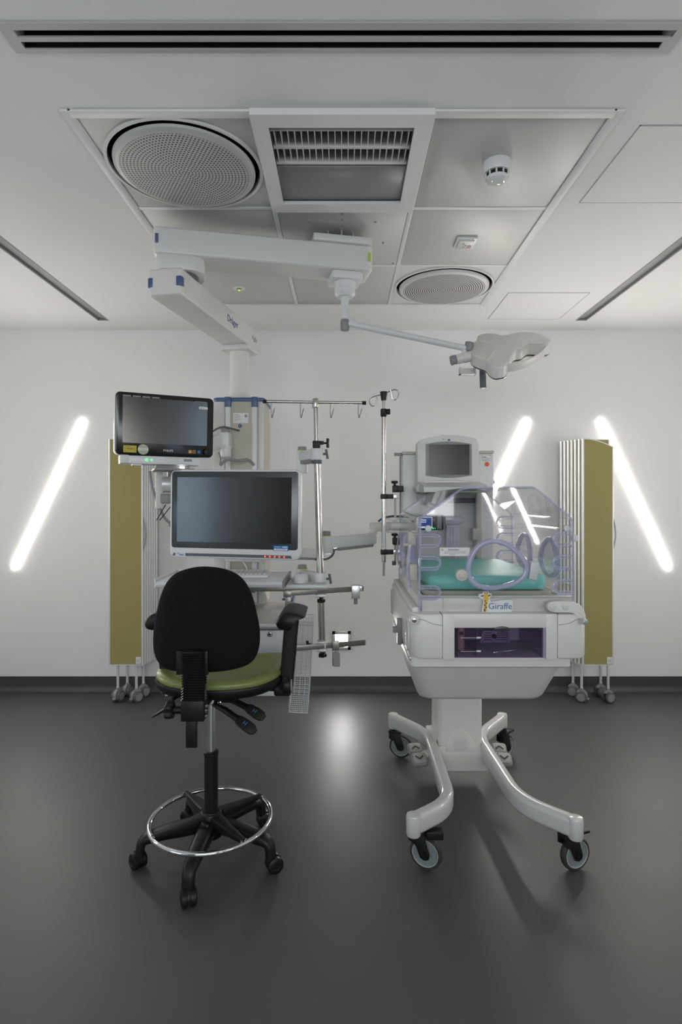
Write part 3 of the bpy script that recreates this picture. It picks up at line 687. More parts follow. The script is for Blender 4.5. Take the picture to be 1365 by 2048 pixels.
for px in (543.5, 601.5, 661.5, 717.5):
    x = WX(px, 2.87); z = h0.z - .006
    b = nb(); tube(b, smooth_path([(x, 2.87, z), (x - .001, 2.87, z - .05), (x + .001, 2.868, z - .076), (x + .004, 2.866, z - .076), (x + .017, 2.855, z - .030)], .008), .0026, 8); obj('hook', b, m_steel, ip)
def knob(parent, p, d, r=.018, L=.022, name='knob'):
    d = Vector(d).normalized(); p = Vector(p); a, c = basis(d)
    b = nb(); cyl(b, p, p + d * L * .6, r * .45, seg=12)
    R = []
    for e, s in ((.45, .8), (.55, 1), (.9, 1), (1.0, .8)):
        R.append([p + d * L * e + (a * math.cos(t) + c * math.sin(t)) * r * s * (1 + .13 * math.cos(5 * t)) for t in (2 * PI * k / 40 for k in range(40))])
    loft(b, R); return obj(name, b, m_black, parent)
def tee(parent, p, d, L=.024, name='wing_screw'):
    p = Vector(p); d = Vector(d)
    b = nb(); cyl(b, p, p + d * .018, .005, seg=10); q = p + d * .02
    tube(b, [q + Vector((0, 0, -L)), q + Vector((0, 0, -L * .6)), q, q + Vector((0, 0, L * .6)), q + Vector((0, 0, L))], [.006, .008, .0055, .008, .006], 10); return obj(name, b, m_black, parent)
cpos = onpole(WZ(890, 2.85))
b = nb(); box(b, cpos.x - .019, cpos.x + .019, 2.83, 2.885, WZ(897, 2.85), WZ(882, 2.85), .004); box(b, cpos.x + .015, cpos.x + .036, 2.845, 2.87, WZ(889, 2.85), WZ(882, 2.85), .003); cyl(b, onpole(WZ(900, 2.85)), onpole(WZ(890, 2.85)), .0155, seg=16); cl = obj('height_clamp', b, m_black, ip)
tee(cl, (cpos.x + .036, 2.857, WZ(886, 2.85)), (1, 0, 0))
# two holder arms: one at the pole top, one low behind the mouse
def holder(px, py, pxs, lab, mirror_knob=True):
    q = onpole(WZ(py, 2.85)); e = W(pxs, py + 1, 3.02)
    t = thing('pole_holder', lab, 'pole holder', (e.x, e.y, e.z), 0, 'pole holder arms')
    d = (Vector((q.x, q.y, q.z)) - e); d.z = 0
    b = nb(); beam(b, e, Vector((q.x, q.y, e.z)), .055, .055, .012); obj('holder_arm', b, m_cool, t)
    b = nb(); beam(b, e + Vector((0, 0, -.028)), Vector((q.x, q.y, e.z - .028)) + Vector((-.012, .02, 0)), .045, .03, .006); obj('arm_underside', b, m_grey, t)
    b = nb(); rcyl(b, (q.x, q.y, e.z - .032), (q.x, q.y, e.z + .032), .031, .006); obj('pole_socket', b, m_cool, t)
    b = nb(); rcyl(b, (q.x, q.y, e.z - .05), (q.x, q.y, e.z - .030), .026, .004); obj('socket_ring', b, m_dgrey, t)
    b = nb(); rcyl(b, e + Vector((0, 0, -.09)), e + Vector((0, 0, .03)), .03, .006); obj('pivot', b, m_cool, t)
    b = nb(); rcyl(b, e + Vector((0, 0, .031)), e + Vector((0, 0, .052)), .024, .004); obj('pivot_cap', b, m_grey, t)
    b = nb(); cyl(b, e + Vector((0, 0, .0285)), e + Vector((0, 0, .0325)), .0285); obj('accent_ring', b, m_green, t)
    b = nb(); cyl(b, (q.x + .028, q.y, e.z), (q.x + .045, q.y, e.z), .006, seg=10); c = Vector((q.x + .05, q.y, e.z)); tube(b, [c + Vector((.004, 0, -.024)), c, c + Vector((-.004, 0, .024))], [.007, .006, .007], 10); obj('wing_screw', b, m_dgrey, t)
    return t
holder(638, 912, 605, 'white holder arm with green ring gripping the infusion pole near its top')
holder(642, 1148, 605, 'white holder arm with grey cap gripping the infusion pole just behind the mouse')
# link arms from the column to the incubator side
def link(name, p0, p1, h, lab, cap=True, endup=False):
    p0, p1 = Vector(p0), Vector(p1); t = thing(name, lab, 'support arm', p0)
    b = nb(); beam(b, p0, p1, .07, h, .012); obj('arm_bar', b, m_cool, t)
    d = (p1 - p0).normalized()
    b = nb(); beam(b, p0 + d * .06 + Vector((0, 0, -h * .55)), p1 - d * .02 + Vector((0, 0, -h * .5)), .06, h * .4, .005); obj('arm_underside', b, m_grey, t)
    b = nb(); rcyl(b, p0 + Vector((0, 0, -h * .9)), p0 + Vector((0, 0, h * .6)), .037, .006); obj('pivot', b, m_cool, t)
    if cap:
        b = nb(); rcyl(b, p0 + Vector((0, 0, h * .65)), p0 + Vector((0, 0, h * .65 + .024)), .022, .004); obj('pivot_cap', b, m_grey, t)
        b = nb(); cyl(b, p0 + Vector((0, 0, h * .56)), p0 + Vector((0, 0, h * .66)), .0265); obj('accent_ring', b, m_green, t)
    return t
l1 = link('support_arm', W(654, 1086, 3.05), W(748, 1077, 3.22), .062, 'pale grey support arm with green ring reaching out toward the steel drip pole')
b = nb(); tube(b, smooth_path([W(669, 1098, 3.04), W(667, 1110, 3.04), W(655, 1119, 3.04), W(630, 1119, 3.04)], .04), .006, 8); obj('cable', b, m_dgrey, l1)
link('support_arm', (-.437, 3.2, 1.13), W(652, 1107, 3.09), .05, 'pale support arm passing behind the desk monitor to the infusion pole', False)
e0 = W(740, 1054, 3.26)
t = thing('tool_holder', 'off-white blunt holder block with cable beside the drip pole', 'holder', e0)
b = nb(); beam(b, e0, e0 + Vector((.17, .0, .004)), .05, .053, .012); obj('holder_block', b, m_warm, t)
b = nb(); rcyl(b, W(747, 1068, 3.24), W(747, 1056, 3.24), .026, .004); obj('pivot', b, m_warm, t)
b = nb(); tube(b, smooth_path([W(757, 1043, 3.2), W(766, 1036, 3.2), W(785, 1032, 3.2), W(800, 1033, 3.2)], .03), .006, 8); obj('cable', b, m_dgrey, t)
# flat accessory bars on the pole
def flatbar(pA, pB, zc, lab):
    pA, pB = Vector(pA), Vector(pB); q = onpole(zc)
    t = thing('accessory_bar', lab, 'accessory bar', (q.x, q.y, zc), 0, 'accessory bars on the infusion pole')
    b = nb(); beam(b, pA, pB, .009, .026, .001); obj('flat_bar', b, m_bar, t)
    b = nb(); box(b, q.x - .026, q.x + .026, q.y - .036, q.y + .022, zc + .014, zc + .024, .002); box(b, q.x - .026, q.x + .026, q.y - .036, q.y + .022, zc - .026, zc - .014, .002); box(b, q.x - .018, q.x + .02, q.y - .03, q.y + .02, zc - .016, zc + .016, .002); obj('pole_clamp', b, m_beige if False else m_lightalu, t)
    knob(t, (q.x + .002, q.y - .02, zc - .024), (0, 0, -1), .019, .03)
    tee(t, (q.x - .055, q.y + .01, zc + .004), (-1, 0, 0), .016)
    return t
b1a, b1b = W(569, 1187, 2.74), W(727, 1177, 2.90)
u1 = flatbar(b1a, b1b, .963, 'upper flat steel bar on the infusion pole with a clamp at its end')
b = nb(); box(b, b1a.x - .004, b1a.x + .034, 2.735, 2.745, .95, .978, .001); box(b, b1a.x + .004, b1a.x + .032, 2.737, 2.75, .85, .955, .001); prism(b, [(b1a.x + .010 + u, .885 + v) for u, v in ((0, -.05), (.034, -.05), (.034, .035), (.026, .045), (.008, .045), (0, .035))], 'y', 2.728, 2.737); obj('hanging_plate', b, m_bar, u1)
b = nb(); qx = WX(713, 2.88); box(b, qx - .024, qx + .018, 2.855, 2.905, WZ(1196, 2.88), WZ(1170, 2.88), .002); box(b, qx + .012, qx + .03, 2.86, 2.90, WZ(1181, 2.88), WZ(1171, 2.88), .002); obj('end_clamp', b, m_alu, u1)
b = nb(); cyl(b, (qx - .003, 2.88, WZ(1196, 2.88)), (qx - .003, 2.88, WZ(1208, 2.88)), .0095, seg=14); obj('clamp_screw', b, m_grey, u1)
b2a, b2b = W(585, 1297, 2.76), W(731, 1285, 2.89)
u2 = flatbar(b2a, b2b, .694, 'lower flat steel bar on the infusion pole, crossing in front of the glowing step light')
qx = WX(672, 2.83); b = nb(); box(b, qx - .017, qx + .017, 2.815, 2.828, WZ(1300, 2.83), WZ(1281, 2.83), .001); box(b, qx - .017, qx + .002, 2.818, 2.83, WZ(1330, 2.83), WZ(1294, 2.83), .001)
prism(b, [(qx - .013 + u, WZ(1331, 2.83) + v) for u, v in ((.004, 0), (.034, 0), (.034, .066), (.027, .074), (.008, .074), (0, .064), (0, .004))], 'y', 2.808, 2.817); obj('hanging_plate', b, m_bar, u2)
# wire basket
bk = thing('wire_basket', 'tall narrow steel wire basket hanging beside the chair arm', 'wire basket', W(597, 1425, 2.87))
tilt = Matrix.Translation(W(607, 1245, 2.85)) @ Matrix.Rotation(math.radians(3.2), 4, 'Y')
def wires(name, fn_lines, r=.0007):
    b = nb(); r = max(r, .0011)
    for p, q in fn_lines: beam(b, tilt @ Vector(p), tilt @ Vector(q), r * 2, r * 2, 0, (0.3, .5, .8))
    return obj(name, b, m_lightalu, bk)
bw, bd_, bh = .092, .11, .452
fl = []
for k in range(12): x = -bw / 2 + bw * k / 11; fl.append(((x, 0, 0), (x, 0, -bh)))
for k in range(46): z = -bh * k / 45; fl.append(((-bw / 2, 0, z), (bw / 2, 0, z)))
wires('front_mesh', fl)
bl = []
for k in range(8): x = -bw / 2 + bw * k / 7; bl.append(((x, bd_, .02), (x, bd_, -bh + .05)))
for k in range(23): z = .02 - (bh - .03) * k / 22; bl.append(((-bw / 2, bd_, z), (bw / 2, bd_, z)))
wires('back_mesh', bl)
for s in (-1, 1):
    sl = []
    for k in range(10): y = bd_ * k / 9; sl.append(((s * bw / 2, y, .02 * k / 9), (s * bw / 2, y, -bh + .05 * k / 9)))
    for k in range(30): z = -bh * k / 29 * .96; sl.append(((s * bw / 2, 0, z), (s * bw / 2, bd_, z + .01)))
    wires('side_mesh', sl)
bo = []
for k in range(10): y = bd_ * k / 9; bo.append(((-bw / 2, y, -bh + .05 * k / 9), (bw / 2, y, -bh + .05 * k / 9)))
wires('bottom_mesh', bo)
ri = []
for y, z in ((0, 0), (bd_, .02), (0, -bh)): ri.append(((-bw / 2, y, z), (bw / 2, y, z)))
for s in (-1, 1): ri += [((s * bw / 2, 0, 0), (s * bw / 2, bd_, .02)), ((s * bw / 2, 0, 0), (s * bw / 2, 0, -bh)), ((s * bw / 2, bd_, .02), (s * bw / 2, bd_, -bh + .05))]
wires('rim_wire', ri, .0018)

# ------------------------------------------------------------------ surgical lamp
hub = Vector((HUB.x - .003, HUB.y, 0))
lp = thing('examination_lamp', 'white lobed examination lamp on a thin arm below the ceiling pendant', 'examination lamp', V(hub, 2.498))
b = nb(); prism(b, [(p.x, p.y) for p in [hub + AX * u + AN * v for u, v in rrect(.15, .14, .02)]], 'z', 2.462, 2.498, .005); obj('mount_plate', b, m_cool, lp)
b = nb(); lathe(b, [(.001, 2.395), (.040, 2.395), (.043, 2.400), (.050, 2.408), (.050, 2.45), (.052, 2.464), (.001, 2.464)], hub); obj('swivel_drum', b, m_cool, lp)
for a in (-1.2, -2.0, .3): b = nb(); p = hub + Vector((math.cos(a), math.sin(a), 0)) * .049 + UPV * 2.435; cyl(b, p, p + Vector((math.cos(a), math.sin(a), 0)) * .003, .005, seg=10); obj('screw', b, m_white, lp)
b = nb(); cyl(b, V(hub, 2.285), V(hub, 2.40), .0195); cyl(b, V(hub, 2.345), V(hub, 2.349), .0202); obj('drop_tube', b, m_cool, lp)
b = nb(); rcyl(b, V(hub, 2.235), V(hub, 2.288), .0215, .004); obj('elbow_cap', b, m_grey, lp)
e1 = Vector((.615, 2.82, 2.168))
b = nb(); tube(b, smooth_path([V(hub, 2.27) + Vector((.0, 0, 0)), V(hub, 2.268) + Vector((.06, .008, -.006)), e1], .03), .0155, 16); obj('lamp_arm', b, m_cool, lp)
b = nb(); tube(b, [V(hub, 2.30), V(hub, 2.283) + Vector((.028, 0, 0)), V(hub, 2.262) + Vector((.06, .006, 0))], [.012, .012, .010], 10); obj('elbow_web', b, m_cool, lp)
b = nb(); rcyl(b, e1 + Vector((.005, 0, -.012)), e1 + Vector((.012, -.005, .032)), .022, .004); obj('elbow_cap', b, m_grey, lp)
LN = Vector((-.10, -.60, .79)).normalized(); LC = W(1015, 700, 2.78)
def onplane(px, py, off=0):
    d = (W(px, py, 1) - Vector((0, 0, CH))); t = (LC + LN * off - Vector((0, 0, CH))).dot(LN) / d.dot(LN); return Vector((0, 0, CH)) + d * t
def spline(pts, n=5):
    out = []; L = len(pts)
    for i in range(L):
        a, p, q, c = [Vector((*pts[(i + k) % L], 0)) for k in (-1, 0, 1, 2)]
        for j in range(n):
            t = j / n; v = .5 * (2 * p + (q - a) * t + (2 * a - 5 * p + 4 * q - c) * t * t + (3 * p - a - 3 * q + c) * t ** 3); out.append((v.x, v.y))
    return out
OUT = spline([(941, 702), (943, 690), (953, 683), (957, 673), (975, 669), (990, 669), (1003, 673), (1018, 671), (1045, 666), (1075, 668), (1096, 677), (1103, 684), (1097, 690), (1080, 691), (1060, 690), (1052, 693), (1044, 699), (1030, 702), (1022, 712), (1014, 731), (1003, 736), (990, 737), (980, 731), (972, 722), (955, 716), (945, 710)])
def headlayer(bm, outline, offs):
    c = Vector((0, 0, 0)); base = [onplane(px, py) for px, py in outline]
    for p in base: c += p
    c /= len(base); rings = [[c + (p - c) * s + LN * o for p in base] for o, s in offs]
    loft(bm, rings)
b = nb(); headlayer(b, OUT, [(.008, .955), (.006, .985), (0, 1), (-.05, 1.0)]); lh = obj('lamp_head', b, m_warm, lp, ang=50)
b = nb(); headlayer(b, OUT, [(-.05, .99), (-.056, .99)]); obj('seal', b, m_black, lh)
b = nb(); headlayer(b, OUT, [(-.056, .97), (-.062, .95)]); obj('front_lens', b, mat('lamp_lens', (.55, .57, .6), .12), lh)
b = nb()
for pts in ([(960, 683), (975, 684), (988, 688)], [(975, 722), (985, 708), (994, 700)], [(1092, 684), (1075, 682), (1060, 684)]): tube(b, [onplane(px, py, .006) for px, py in pts], .006, 8)
obj('rib', b, m_warm, lh)
gp = [onplane(px, py, -.022) for px, py in ((1005, 736), (1025, 735), (1048, 729), (1068, 721), (1084, 710), (1094, 698), (1098, 688))]
b = nb(); tube(b, smooth_path(gp, .03, 4), 0, prof=rrect(.009, .042, .004, 3), up=LN); obj('grab_rail', b, m_warm, lh)
hb = onplane(965, 722, -.06)
b = nb(); rcyl(b, hb + Vector((0, .0, .02)), hb + Vector((.003, -.008, -.138)), .016, .004); obj('sterile_handle', b, m_dgrey, lh)
k0, k1 = W(902, 722, 2.82), W(943, 712, 2.82)
b = nb(); rcyl(b, k0 + (k1 - k0) * .25, k1 + (k1 - k0) * .3, .024, .003); rcyl(b, k0 + (k1 - k0) * .6, k1 + (k1 - k0) * .3, .027, .003); kj = obj('yoke_joint', b, m_warm, lp)
b = nb(); rcyl(b, k0, k0 + (k1 - k0) * .28, .0245, .003); obj('yoke_cap', b, m_grey, kj)
b = nb(); tube(b, smooth_path([e1 + Vector((-.015, 0, -.005)), e1 + Vector((-.01, 0, -.04)), k1 + Vector((-.01, .0, .0))], .02), .014, 12); obj('yoke', b, m_cool, lp)
b = nb(); x0, x1, z0, z1 = WX(920, 2.85), WX(951, 2.85), WZ(750, 2.85), WZ(735, 2.85); box(b, x0, x1, 2.83, 2.87, z0, z0 + .004); box(b, x0, x0 + .004, 2.83, 2.87, z0, z1); box(b, x1 - .004, x1, 2.83, 2.87, z0, z1 + .02); box(b, x0, x1, 2.866, 2.87, z0, z1); obj('tray_bracket', b, m_warm, lp)

# ------------------------------------------------------------------ castors
def castor(parent, p, rz, R=.064, wd=.03, name='castor', brake=True, top=None):
    """single-wheel castor: fork (the part) with tyre, wheel disc and brake pedal below it; p = point on the floor under the wheel"""
    m = Matrix.Translation(p) @ Matrix.Rotation(rz, 4, 'Z'); top = top or R * 2 + .045
    def put(bm): bm.transform(m); return bm
    b = nb()
    for s in (-1, 1):
        prism(b, [(-.016, R - .016), (0, R - .022), (.016, R - .016), (.02, R), (-.005, R * 2 + .012), (-.062, R * 2 + .012), (-.064, R + .045), (-.035, R + .028)], 'y', s * (wd / 2 + .004) - .003, s * (wd / 2 + .004) + .003, .001)
    box(b, -.066, .0, -wd / 2 - .007, wd / 2 + .007, R * 2 + .004, R * 2 + .022, .004)
    cyl(b, (-.036, 0, R * 2 + .015), (-.036, 0, top), .022); cyl(b, (0, -wd / 2 - .010, R), (0, wd / 2 + .010, R), .014, seg=20)
    fk = obj(name, put(b), m_black, parent)
    prof = [(R * .74, -wd * .36), (R * .80, -wd * .46), (R * .93, -wd * .42), (R * .985, -wd * .24), (R, 0), (R * .985, wd * .24), (R * .93, wd * .42), (R * .80, wd * .46), (R * .74, wd * .36)]
    b = nb(); rings = []
    for r, y in prof: rings.append([Vector((r * math.cos(2 * PI * k / 40), y, R + r * math.sin(2 * PI * k / 40))) for k in range(40)])
    loft(b, rings, closed=True, cap=False); obj('tyre', put(b), m_dark_rub, fk)
    b = nb(); rings = []
    for r, y in ((.001, -wd * .34), (R * .70, -wd * .34), (R * .74, -wd * .42), (R * .78, -wd * .42), (R * .78, wd * .42), (R * .74, wd * .42), (R * .70, wd * .34), (.001, wd * .34)): rings.append([Vector((r * math.cos(2 * PI * k / 40), y, R + r * math.sin(2 * PI * k / 40))) for k in range(40)])
    loft(b, rings); obj('wheel_disc', put(b), m_disc, fk)
    b = nb(); tube(b, [Vector((R * .78 * math.cos(2 * PI * k / 40), -wd * .44, R + R * .78 * math.sin(2 * PI * k / 40))) for k in range(40)], .0016, 6, closed=True); obj('wheel_ring', put(b), m_beige, fk)
    if brake:
        b = nb(); box(b, .0, .055, -.022, .022, R * 2 + .012, R * 2 + .022, .003, 2, Matrix.Translation((0, 0, 0))); beam(b, (-.03, 0, R * 2 + .01), (.03, 0, R * 2 + .012), .012, .01, .002); obj('brake_pedal', put(b), m_black, fk)
    return fk
m_dark_rub = mat('grey_rubber', G(.035), .6)
m_disc = mat('blue_grey_disc', (.20, .235, .24), .4)

# ------------------------------------------------------------------ incubator
ic = thing('incubator', 'large white infant incubator with clear hood on a curved four-wheel base', 'incubator', (.585, 2.62, 0))
prof = rrect(.052, .078, .02, 4)
def leg(pts, r): b = nb(); tube(b, smooth_path(pts, r, 8), 0, prof=prof, up=(0, 0, 1)); return b
zl = .208
leg(  [(0, 0, 0), (0, 0, 1)], 0).free()
lL = obj('leg', leg([(.262, 2.12, zl), (.425, 2.25, zl), (.435, 2.90, zl), (.275, 3.13, zl)], .11), m_gloss, ic)
lR = obj('leg', leg([(.858, 2.10, zl), (.70, 2.26, zl), (.685, 2.88, zl), (.875, 3.13, zl)], .11), m_gloss, ic)
for x, y, l in ((.262, 2.12, lL), (.858, 2.10, lR), (.275, 3.13, lL), (.875, 3.13, lR)):
    b = nb(); lathe(b, [(.001, .166), (.024, .166), (.028, .172), (.028, .238), (.025, .2445), (.015, .2475), (.001, .248)], (x, y, 0)); obj('end_boss', b, m_gloss, l)
castor(ic, (.318, 2.185, 0), math.radians(-25), top=.175, brake=False)
castor(ic, (.888, 2.18, 0), math.radians(20), top=.175)
castor(ic, (.318, 3.14, 0), math.radians(-15), top=.175, brake=False)
castor(ic, (.895, 3.13, 0), math.radians(45), top=.175)
for (x, y, z), rz in (((WX(868, 2.16) + .0, 2.16, .155), 0),):
    b = nb(); box(b, x - .03, x + .035, y - .02, y + .02, z - .022, z + .01, .005); obj('brake_pedal', b, m_black, ic)
# lift column
b = nb(); prism(b, [(.462, 2.76), (.475, 2.745), (.66, 2.745), (.672, 2.76), (.672, 2.95), (.459, 2.95)], 'z', .13, .66, .003); lc = obj('lift_column', b, m_warm, ic)
b = nb(); R = []
for z, e in ((.112, .0), (.116, .006), (.19, .006), (.205, .002), (.23, -.002)): R.append([Vector((x, y, z)) for x, y in [(.445 - e, 2.74 - e), (.69 + e, 2.74 - e), (.69 + e, 2.98), (.445 - e, 2.98)]])
loft(b, R); box(b, .43, .71, 2.80, 2.97, .15, .245, .006); obj('column_foot', b, m_warm, ic)
cxs, czs = WX(921, 2.742), WZ(1500, 2.742)
b = nb(); pts = [(cxs - .072, czs - .062), (cxs + .072, czs - .062)] + [(cxs + .072 * math.cos(t), czs - .01 + .10 * math.sin(t)) for t in (PI * k / 16 for k in range(17))]; prism(b, pts, 'y', 2.738, 2.75, .002); obj('speaker_panel', b, m_warm, lc)
b = nb()
for r in range(1, 6):
    for k in range(6 * r): a = 2 * PI * k / (6 * r); x, z = cxs + .0065 * r * math.cos(a), czs + .028 + .0065 * r * math.sin(a); box(b, x - .0012, x + .0012, 2.7372, 2.739, z - .0012, z + .0012)
obj('speaker_holes', b, m_greyink, lc)
# foot pedals
def pedal(x, y, rz, fwd, parent):
    m = Matrix.Translation((x, y, .20)) @ Matrix.Rotation(rz, 4, 'Z') @ Matrix.Rotation(math.radians(24), 4, 'X')
    b = nb(); prism(b, rrect(.072, .072, .016), 'z', -.012, .006, .004); b.transform(m); p = obj('foot_pedal', b, m_grey, parent)
    b = nb(); prism(b, rrect(.058, .058, .014), 'z', .006, .012, .002); b.transform(m); obj('pedal_pad', b, mat('pedal_pad', (.36, .355, .32), .5), p)
    b = nb(); s = 1 if fwd else -1
    for q in (-1, 1): beam(b, (q * .018, -s * .009, .0125), (0, s * .009, .0125), .007, .003, 0)
    b.transform(m); obj('arrow', b, m_ink, p)
for x, s in ((.352, 1), (.762, -1)):
    pedal(x, 2.78, math.radians(8 * s), True, ic); pedal(x + .006 * s, 2.672, math.radians(8 * s), False, ic)
    b = nb(); beam(b, (x, 2.73, .183), (x + .075 * s, 2.75, .195), .06, .02, .004); obj('pedal_bracket', b, m_warm, ic)
# lower tub
def rring(x0, x1, y0, y1, r, z): return [Vector((u + (x0 + x1) / 2, v + (y0 + y1) / 2, z)) for u, v in rrect(x1 - x0, y1 - y0, r, 5)]
b = nb(); loft(b, [rring(.328, .805, 2.345, 2.86, .05, .598), rring(.316, .820, 2.325, 2.88, .06, .603), rring(.308, .830, 2.312, 2.89, .06, .618), rring(.268, .868, 2.215, 2.94, .05, .775)])
obj('lower_tub', b, m_warm, ic)
b = nb(); loft(b, [rring(.268, .872, 2.20, 2.95, .03, .768), rring(.258, .882, 2.185, 2.96, .03, .775), rring(.258, .882, 2.185, 2.96, .03, .815)]); obj('tub_rim', b, m_warm, ic)
# chassis with the drawer bay
Yc0, Yc1, Xc0, Xc1, Zc0, Zc1 = 2.15, 3.03, .255, .932, .812, .985
def rounded_bar(x0, x1, y0, y1, rl, rr_):
    pts = []
    for cx_, cy_, r, a0 in ((x1 - rr_, y0 + rr_, rr_, 270), (x1 - rr_, y1 - rr_, rr_, 0), (x0 + rl, y1 - rl, rl, 90), (x0 + rl, y0 + rl, rl, 180)):
        for k in range(7): a = math.radians(a0 + 90 * k / 6); pts.append((cx_ + r * math.cos(a), cy_ + r * math.sin(a)))
    return pts
bayx0, bayx1, bayz0, bayz1 = WX(910, 2.15), WX(1093, 2.15), WZ(1317, 2.15), WZ(1256, 2.15)
xs0, xs1 = WX(886, 2.15), WX(1116, 2.15)
b = nb(); prism(b, rounded_bar(Xc0, xs0 - .001, Yc0, Yc1, .055, .001), 'z', Zc0, Zc1, .012); ch = obj('chassis_side', b, m_warm, ic)
b = nb(); prism(b, rounded_bar(xs1 + .001, Xc1, Yc0, Yc1, .001, .055), 'z', Zc0, Zc1, .012); ch2 = obj('chassis_side', b, m_warm, ic)
b = nb(); box(b, xs0, bayx0, Yc0, Yc1, Zc0, Zc1, .003); box(b, bayx1, xs1, Yc0, Yc1, Zc0, Zc1, .003); box(b, bayx0 - .004, bayx1 + .004, Yc0, Yc1, bayz1, Zc1, .003); box(b, bayx0, bayx1, 2.45, Yc1, Zc0, bayz1); box(b, bayx0, bayx1, Yc0 + .01, 2.45, Zc0 - .002, bayz0 + .001); cc = obj('chassis_centre', b, m_warm, ic)
for px in (821, 1166):
    x = WX(px if px < 1000 else 1160, 2.15); z = WZ(1239, 2.15); sgn = 1 if px < 1000 else -1
for par, pts in ((ch, [(833, 1237), (850, 1240), (865, 1248), (885, 1251)]), (ch2, [(1117, 1250), (1140, 1247), (1155, 1238), (1166, 1236)])):
    b = nb(); tube(b, smooth_path([W(px, py, 2.1498) for px, py in pts], .02), .0012, 6); obj('seam_line', b, m_greyink, par)
q = W(829, 1240, 2.15); b = nb(); rcyl(b, q + Vector((0, .03, 0)), q - Vector((0, .004, 0)), .017, .004); pb = obj('pivot_boss', b, m_warm, ch)
b = nb(); rcyl(b, q, q - Vector((0, .007, 0)), .0095, .002); obj('pivot_pin', b, m_steel, pb)
for yy, rr2 in ((2.235, .045), (2.955, .05)):
    b = nb(); R = []
    ring = [Vector((Xc0 - .001, yy + rr2 * .75 * math.cos(t), .89 + .062 * math.sin(t))) for t in (2 * PI * k / 32 for k in range(32))]
    tube(b, ring, .005, 8, closed=True); hd = obj('side_grip', b, m_white, ch)
    b = nb(); loft(b, [[p + Vector((-.0005, 0, 0)) for p in ring], [p + Vector((.004, 0, 0)) for p in ring]]); obj('grip_hollow', b, m_beige, hd)
b = nb(); box(b, .235, .256, 2.46, 2.50, .79, .90, .003); box(b, .215, .24, 2.46, 2.49, .842, .866, .003); obj('side_latch', b, m_grey, ch)
b = nb(); beam(b, (.259, 2.2, .80), (.259, 2.9, .80), .006, .010, .001); obj('side_rail', b, m_chrome, ch)
# smoked drawer in the bay
b = nb(); zf0, zf1 = bayz0 + .002, bayz1 - .002
box(b, bayx0 + .002, bayx1 - .002, Yc0 + .002, Yc0 + .006, zf0, zf1); dw = obj('drawer', b, m_smoke, ic)
b = nb(); box(b, bayx0 + .008, bayx0 + .012, Yc0 + .01, 2.42, zf0 + .004, zf1 - .012); box(b, bayx1 - .018, bayx1 - .014, Yc0 + .01, 2.42, zf0 + .004, zf1 - .012); box(b, WX(952, 2.15), WX(952, 2.15) + .004, Yc0 + .01, 2.42, zf0 + .004, zf1 - .006); obj('drawer_tray', b, m_smoke, dw)
b = nb(); box(b, bayx0, bayx1, 2.43, 2.447, bayz0, bayz1); box(b, bayx0, bayx1, Yc0 + .006, 2.44, bayz0 + .001, bayz0 + .0025); box(b, bayx1 - .010, bayx1 - .001, Yc0 + .004, 2.44, bayz0, bayz1); obj('bay_lining', b, mat('mauve_lining', (.50, .47, .54), .5), cc)
cxp = WX(1005, 2.15)
b = nb(); prism(b, [(cxp + u, bayz1 - .004 + v) for u, v in [(.030 * math.cos(t), .010 * math.sin(t)) for t in (2 * PI * k / 28 for k in range(28))]], 'y', Yc0 - .004, Yc0 + .004, .002); obj('finger_pull', b, mat('dark_smoked', (.045, .04, .05), .2), dw)
b = nb(); rcyl(b, (WX(928, 2.18), 2.24, zf0 + .008), (WX(928, 2.18), 2.24, zf1 - .008), .016, .003); obj('humidity_tube', b, mat('brown_tube', (.42, .30, .24), .5), dw)
b = nb(); box(b, WX(924, 2.18), WX(932, 2.18), 2.223, 2.225, WZ(1273, 2.2), WZ(1266, 2.2)); obj('warning_mark', b, m_ink, dw)
b = nb(); prism(b, [(WX(960, 2.3), .838), (WX(1022, 2.3), .838), (WX(1018, 2.3), .888), (WX(966, 2.3), .888)], 'y', 2.30, 2.31, .002); gv = obj('vent_plate', b, mat('violet_plate', (.24, .21, .30), .4), dw)
b = nb()
for k in range(4): z = .85 + k * .009; box(b, WX(968, 2.3), WX(985, 2.3), 2.298, 2.301, z, z + .003); box(b, WX(995, 2.3), WX(1016, 2.3), 2.298, 2.301, z, z + .003)
obj('vent_slots', b, m_ink, gv)
b = nb(); cyl(b, (WX(990, 2.29), 2.298, .866), (WX(990, 2.29), 2.290, .866), .009, seg=20); obj('knob', b, m_void, gv)
for z in (WZ(1276, 2.15), WZ(1303, 2.15)):
    b = nb()
    x = WX(922, 2.15)
    for k in range(15): box(b, x + k * .0039, x + k * .0039 + .0024, Yc0 + .0005, Yc0 + .0019, z - .0006, z + .0012)
    x = WX(954, 2.15); box(b, x, x + .016, Yc0 + .0005, Yc0 + .0019, z - .002, z + .004); obj('level_mark', b, m_paper, dw)
b = nb(); beam(b, (WX(990, 2.2), 2.22, WZ(1308, 2.2)), (WX(1075, 2.25), 2.26, WZ(1303, 2.2)), .004, .003, .001); obj('tray_lip', b, m_chrome, dw)
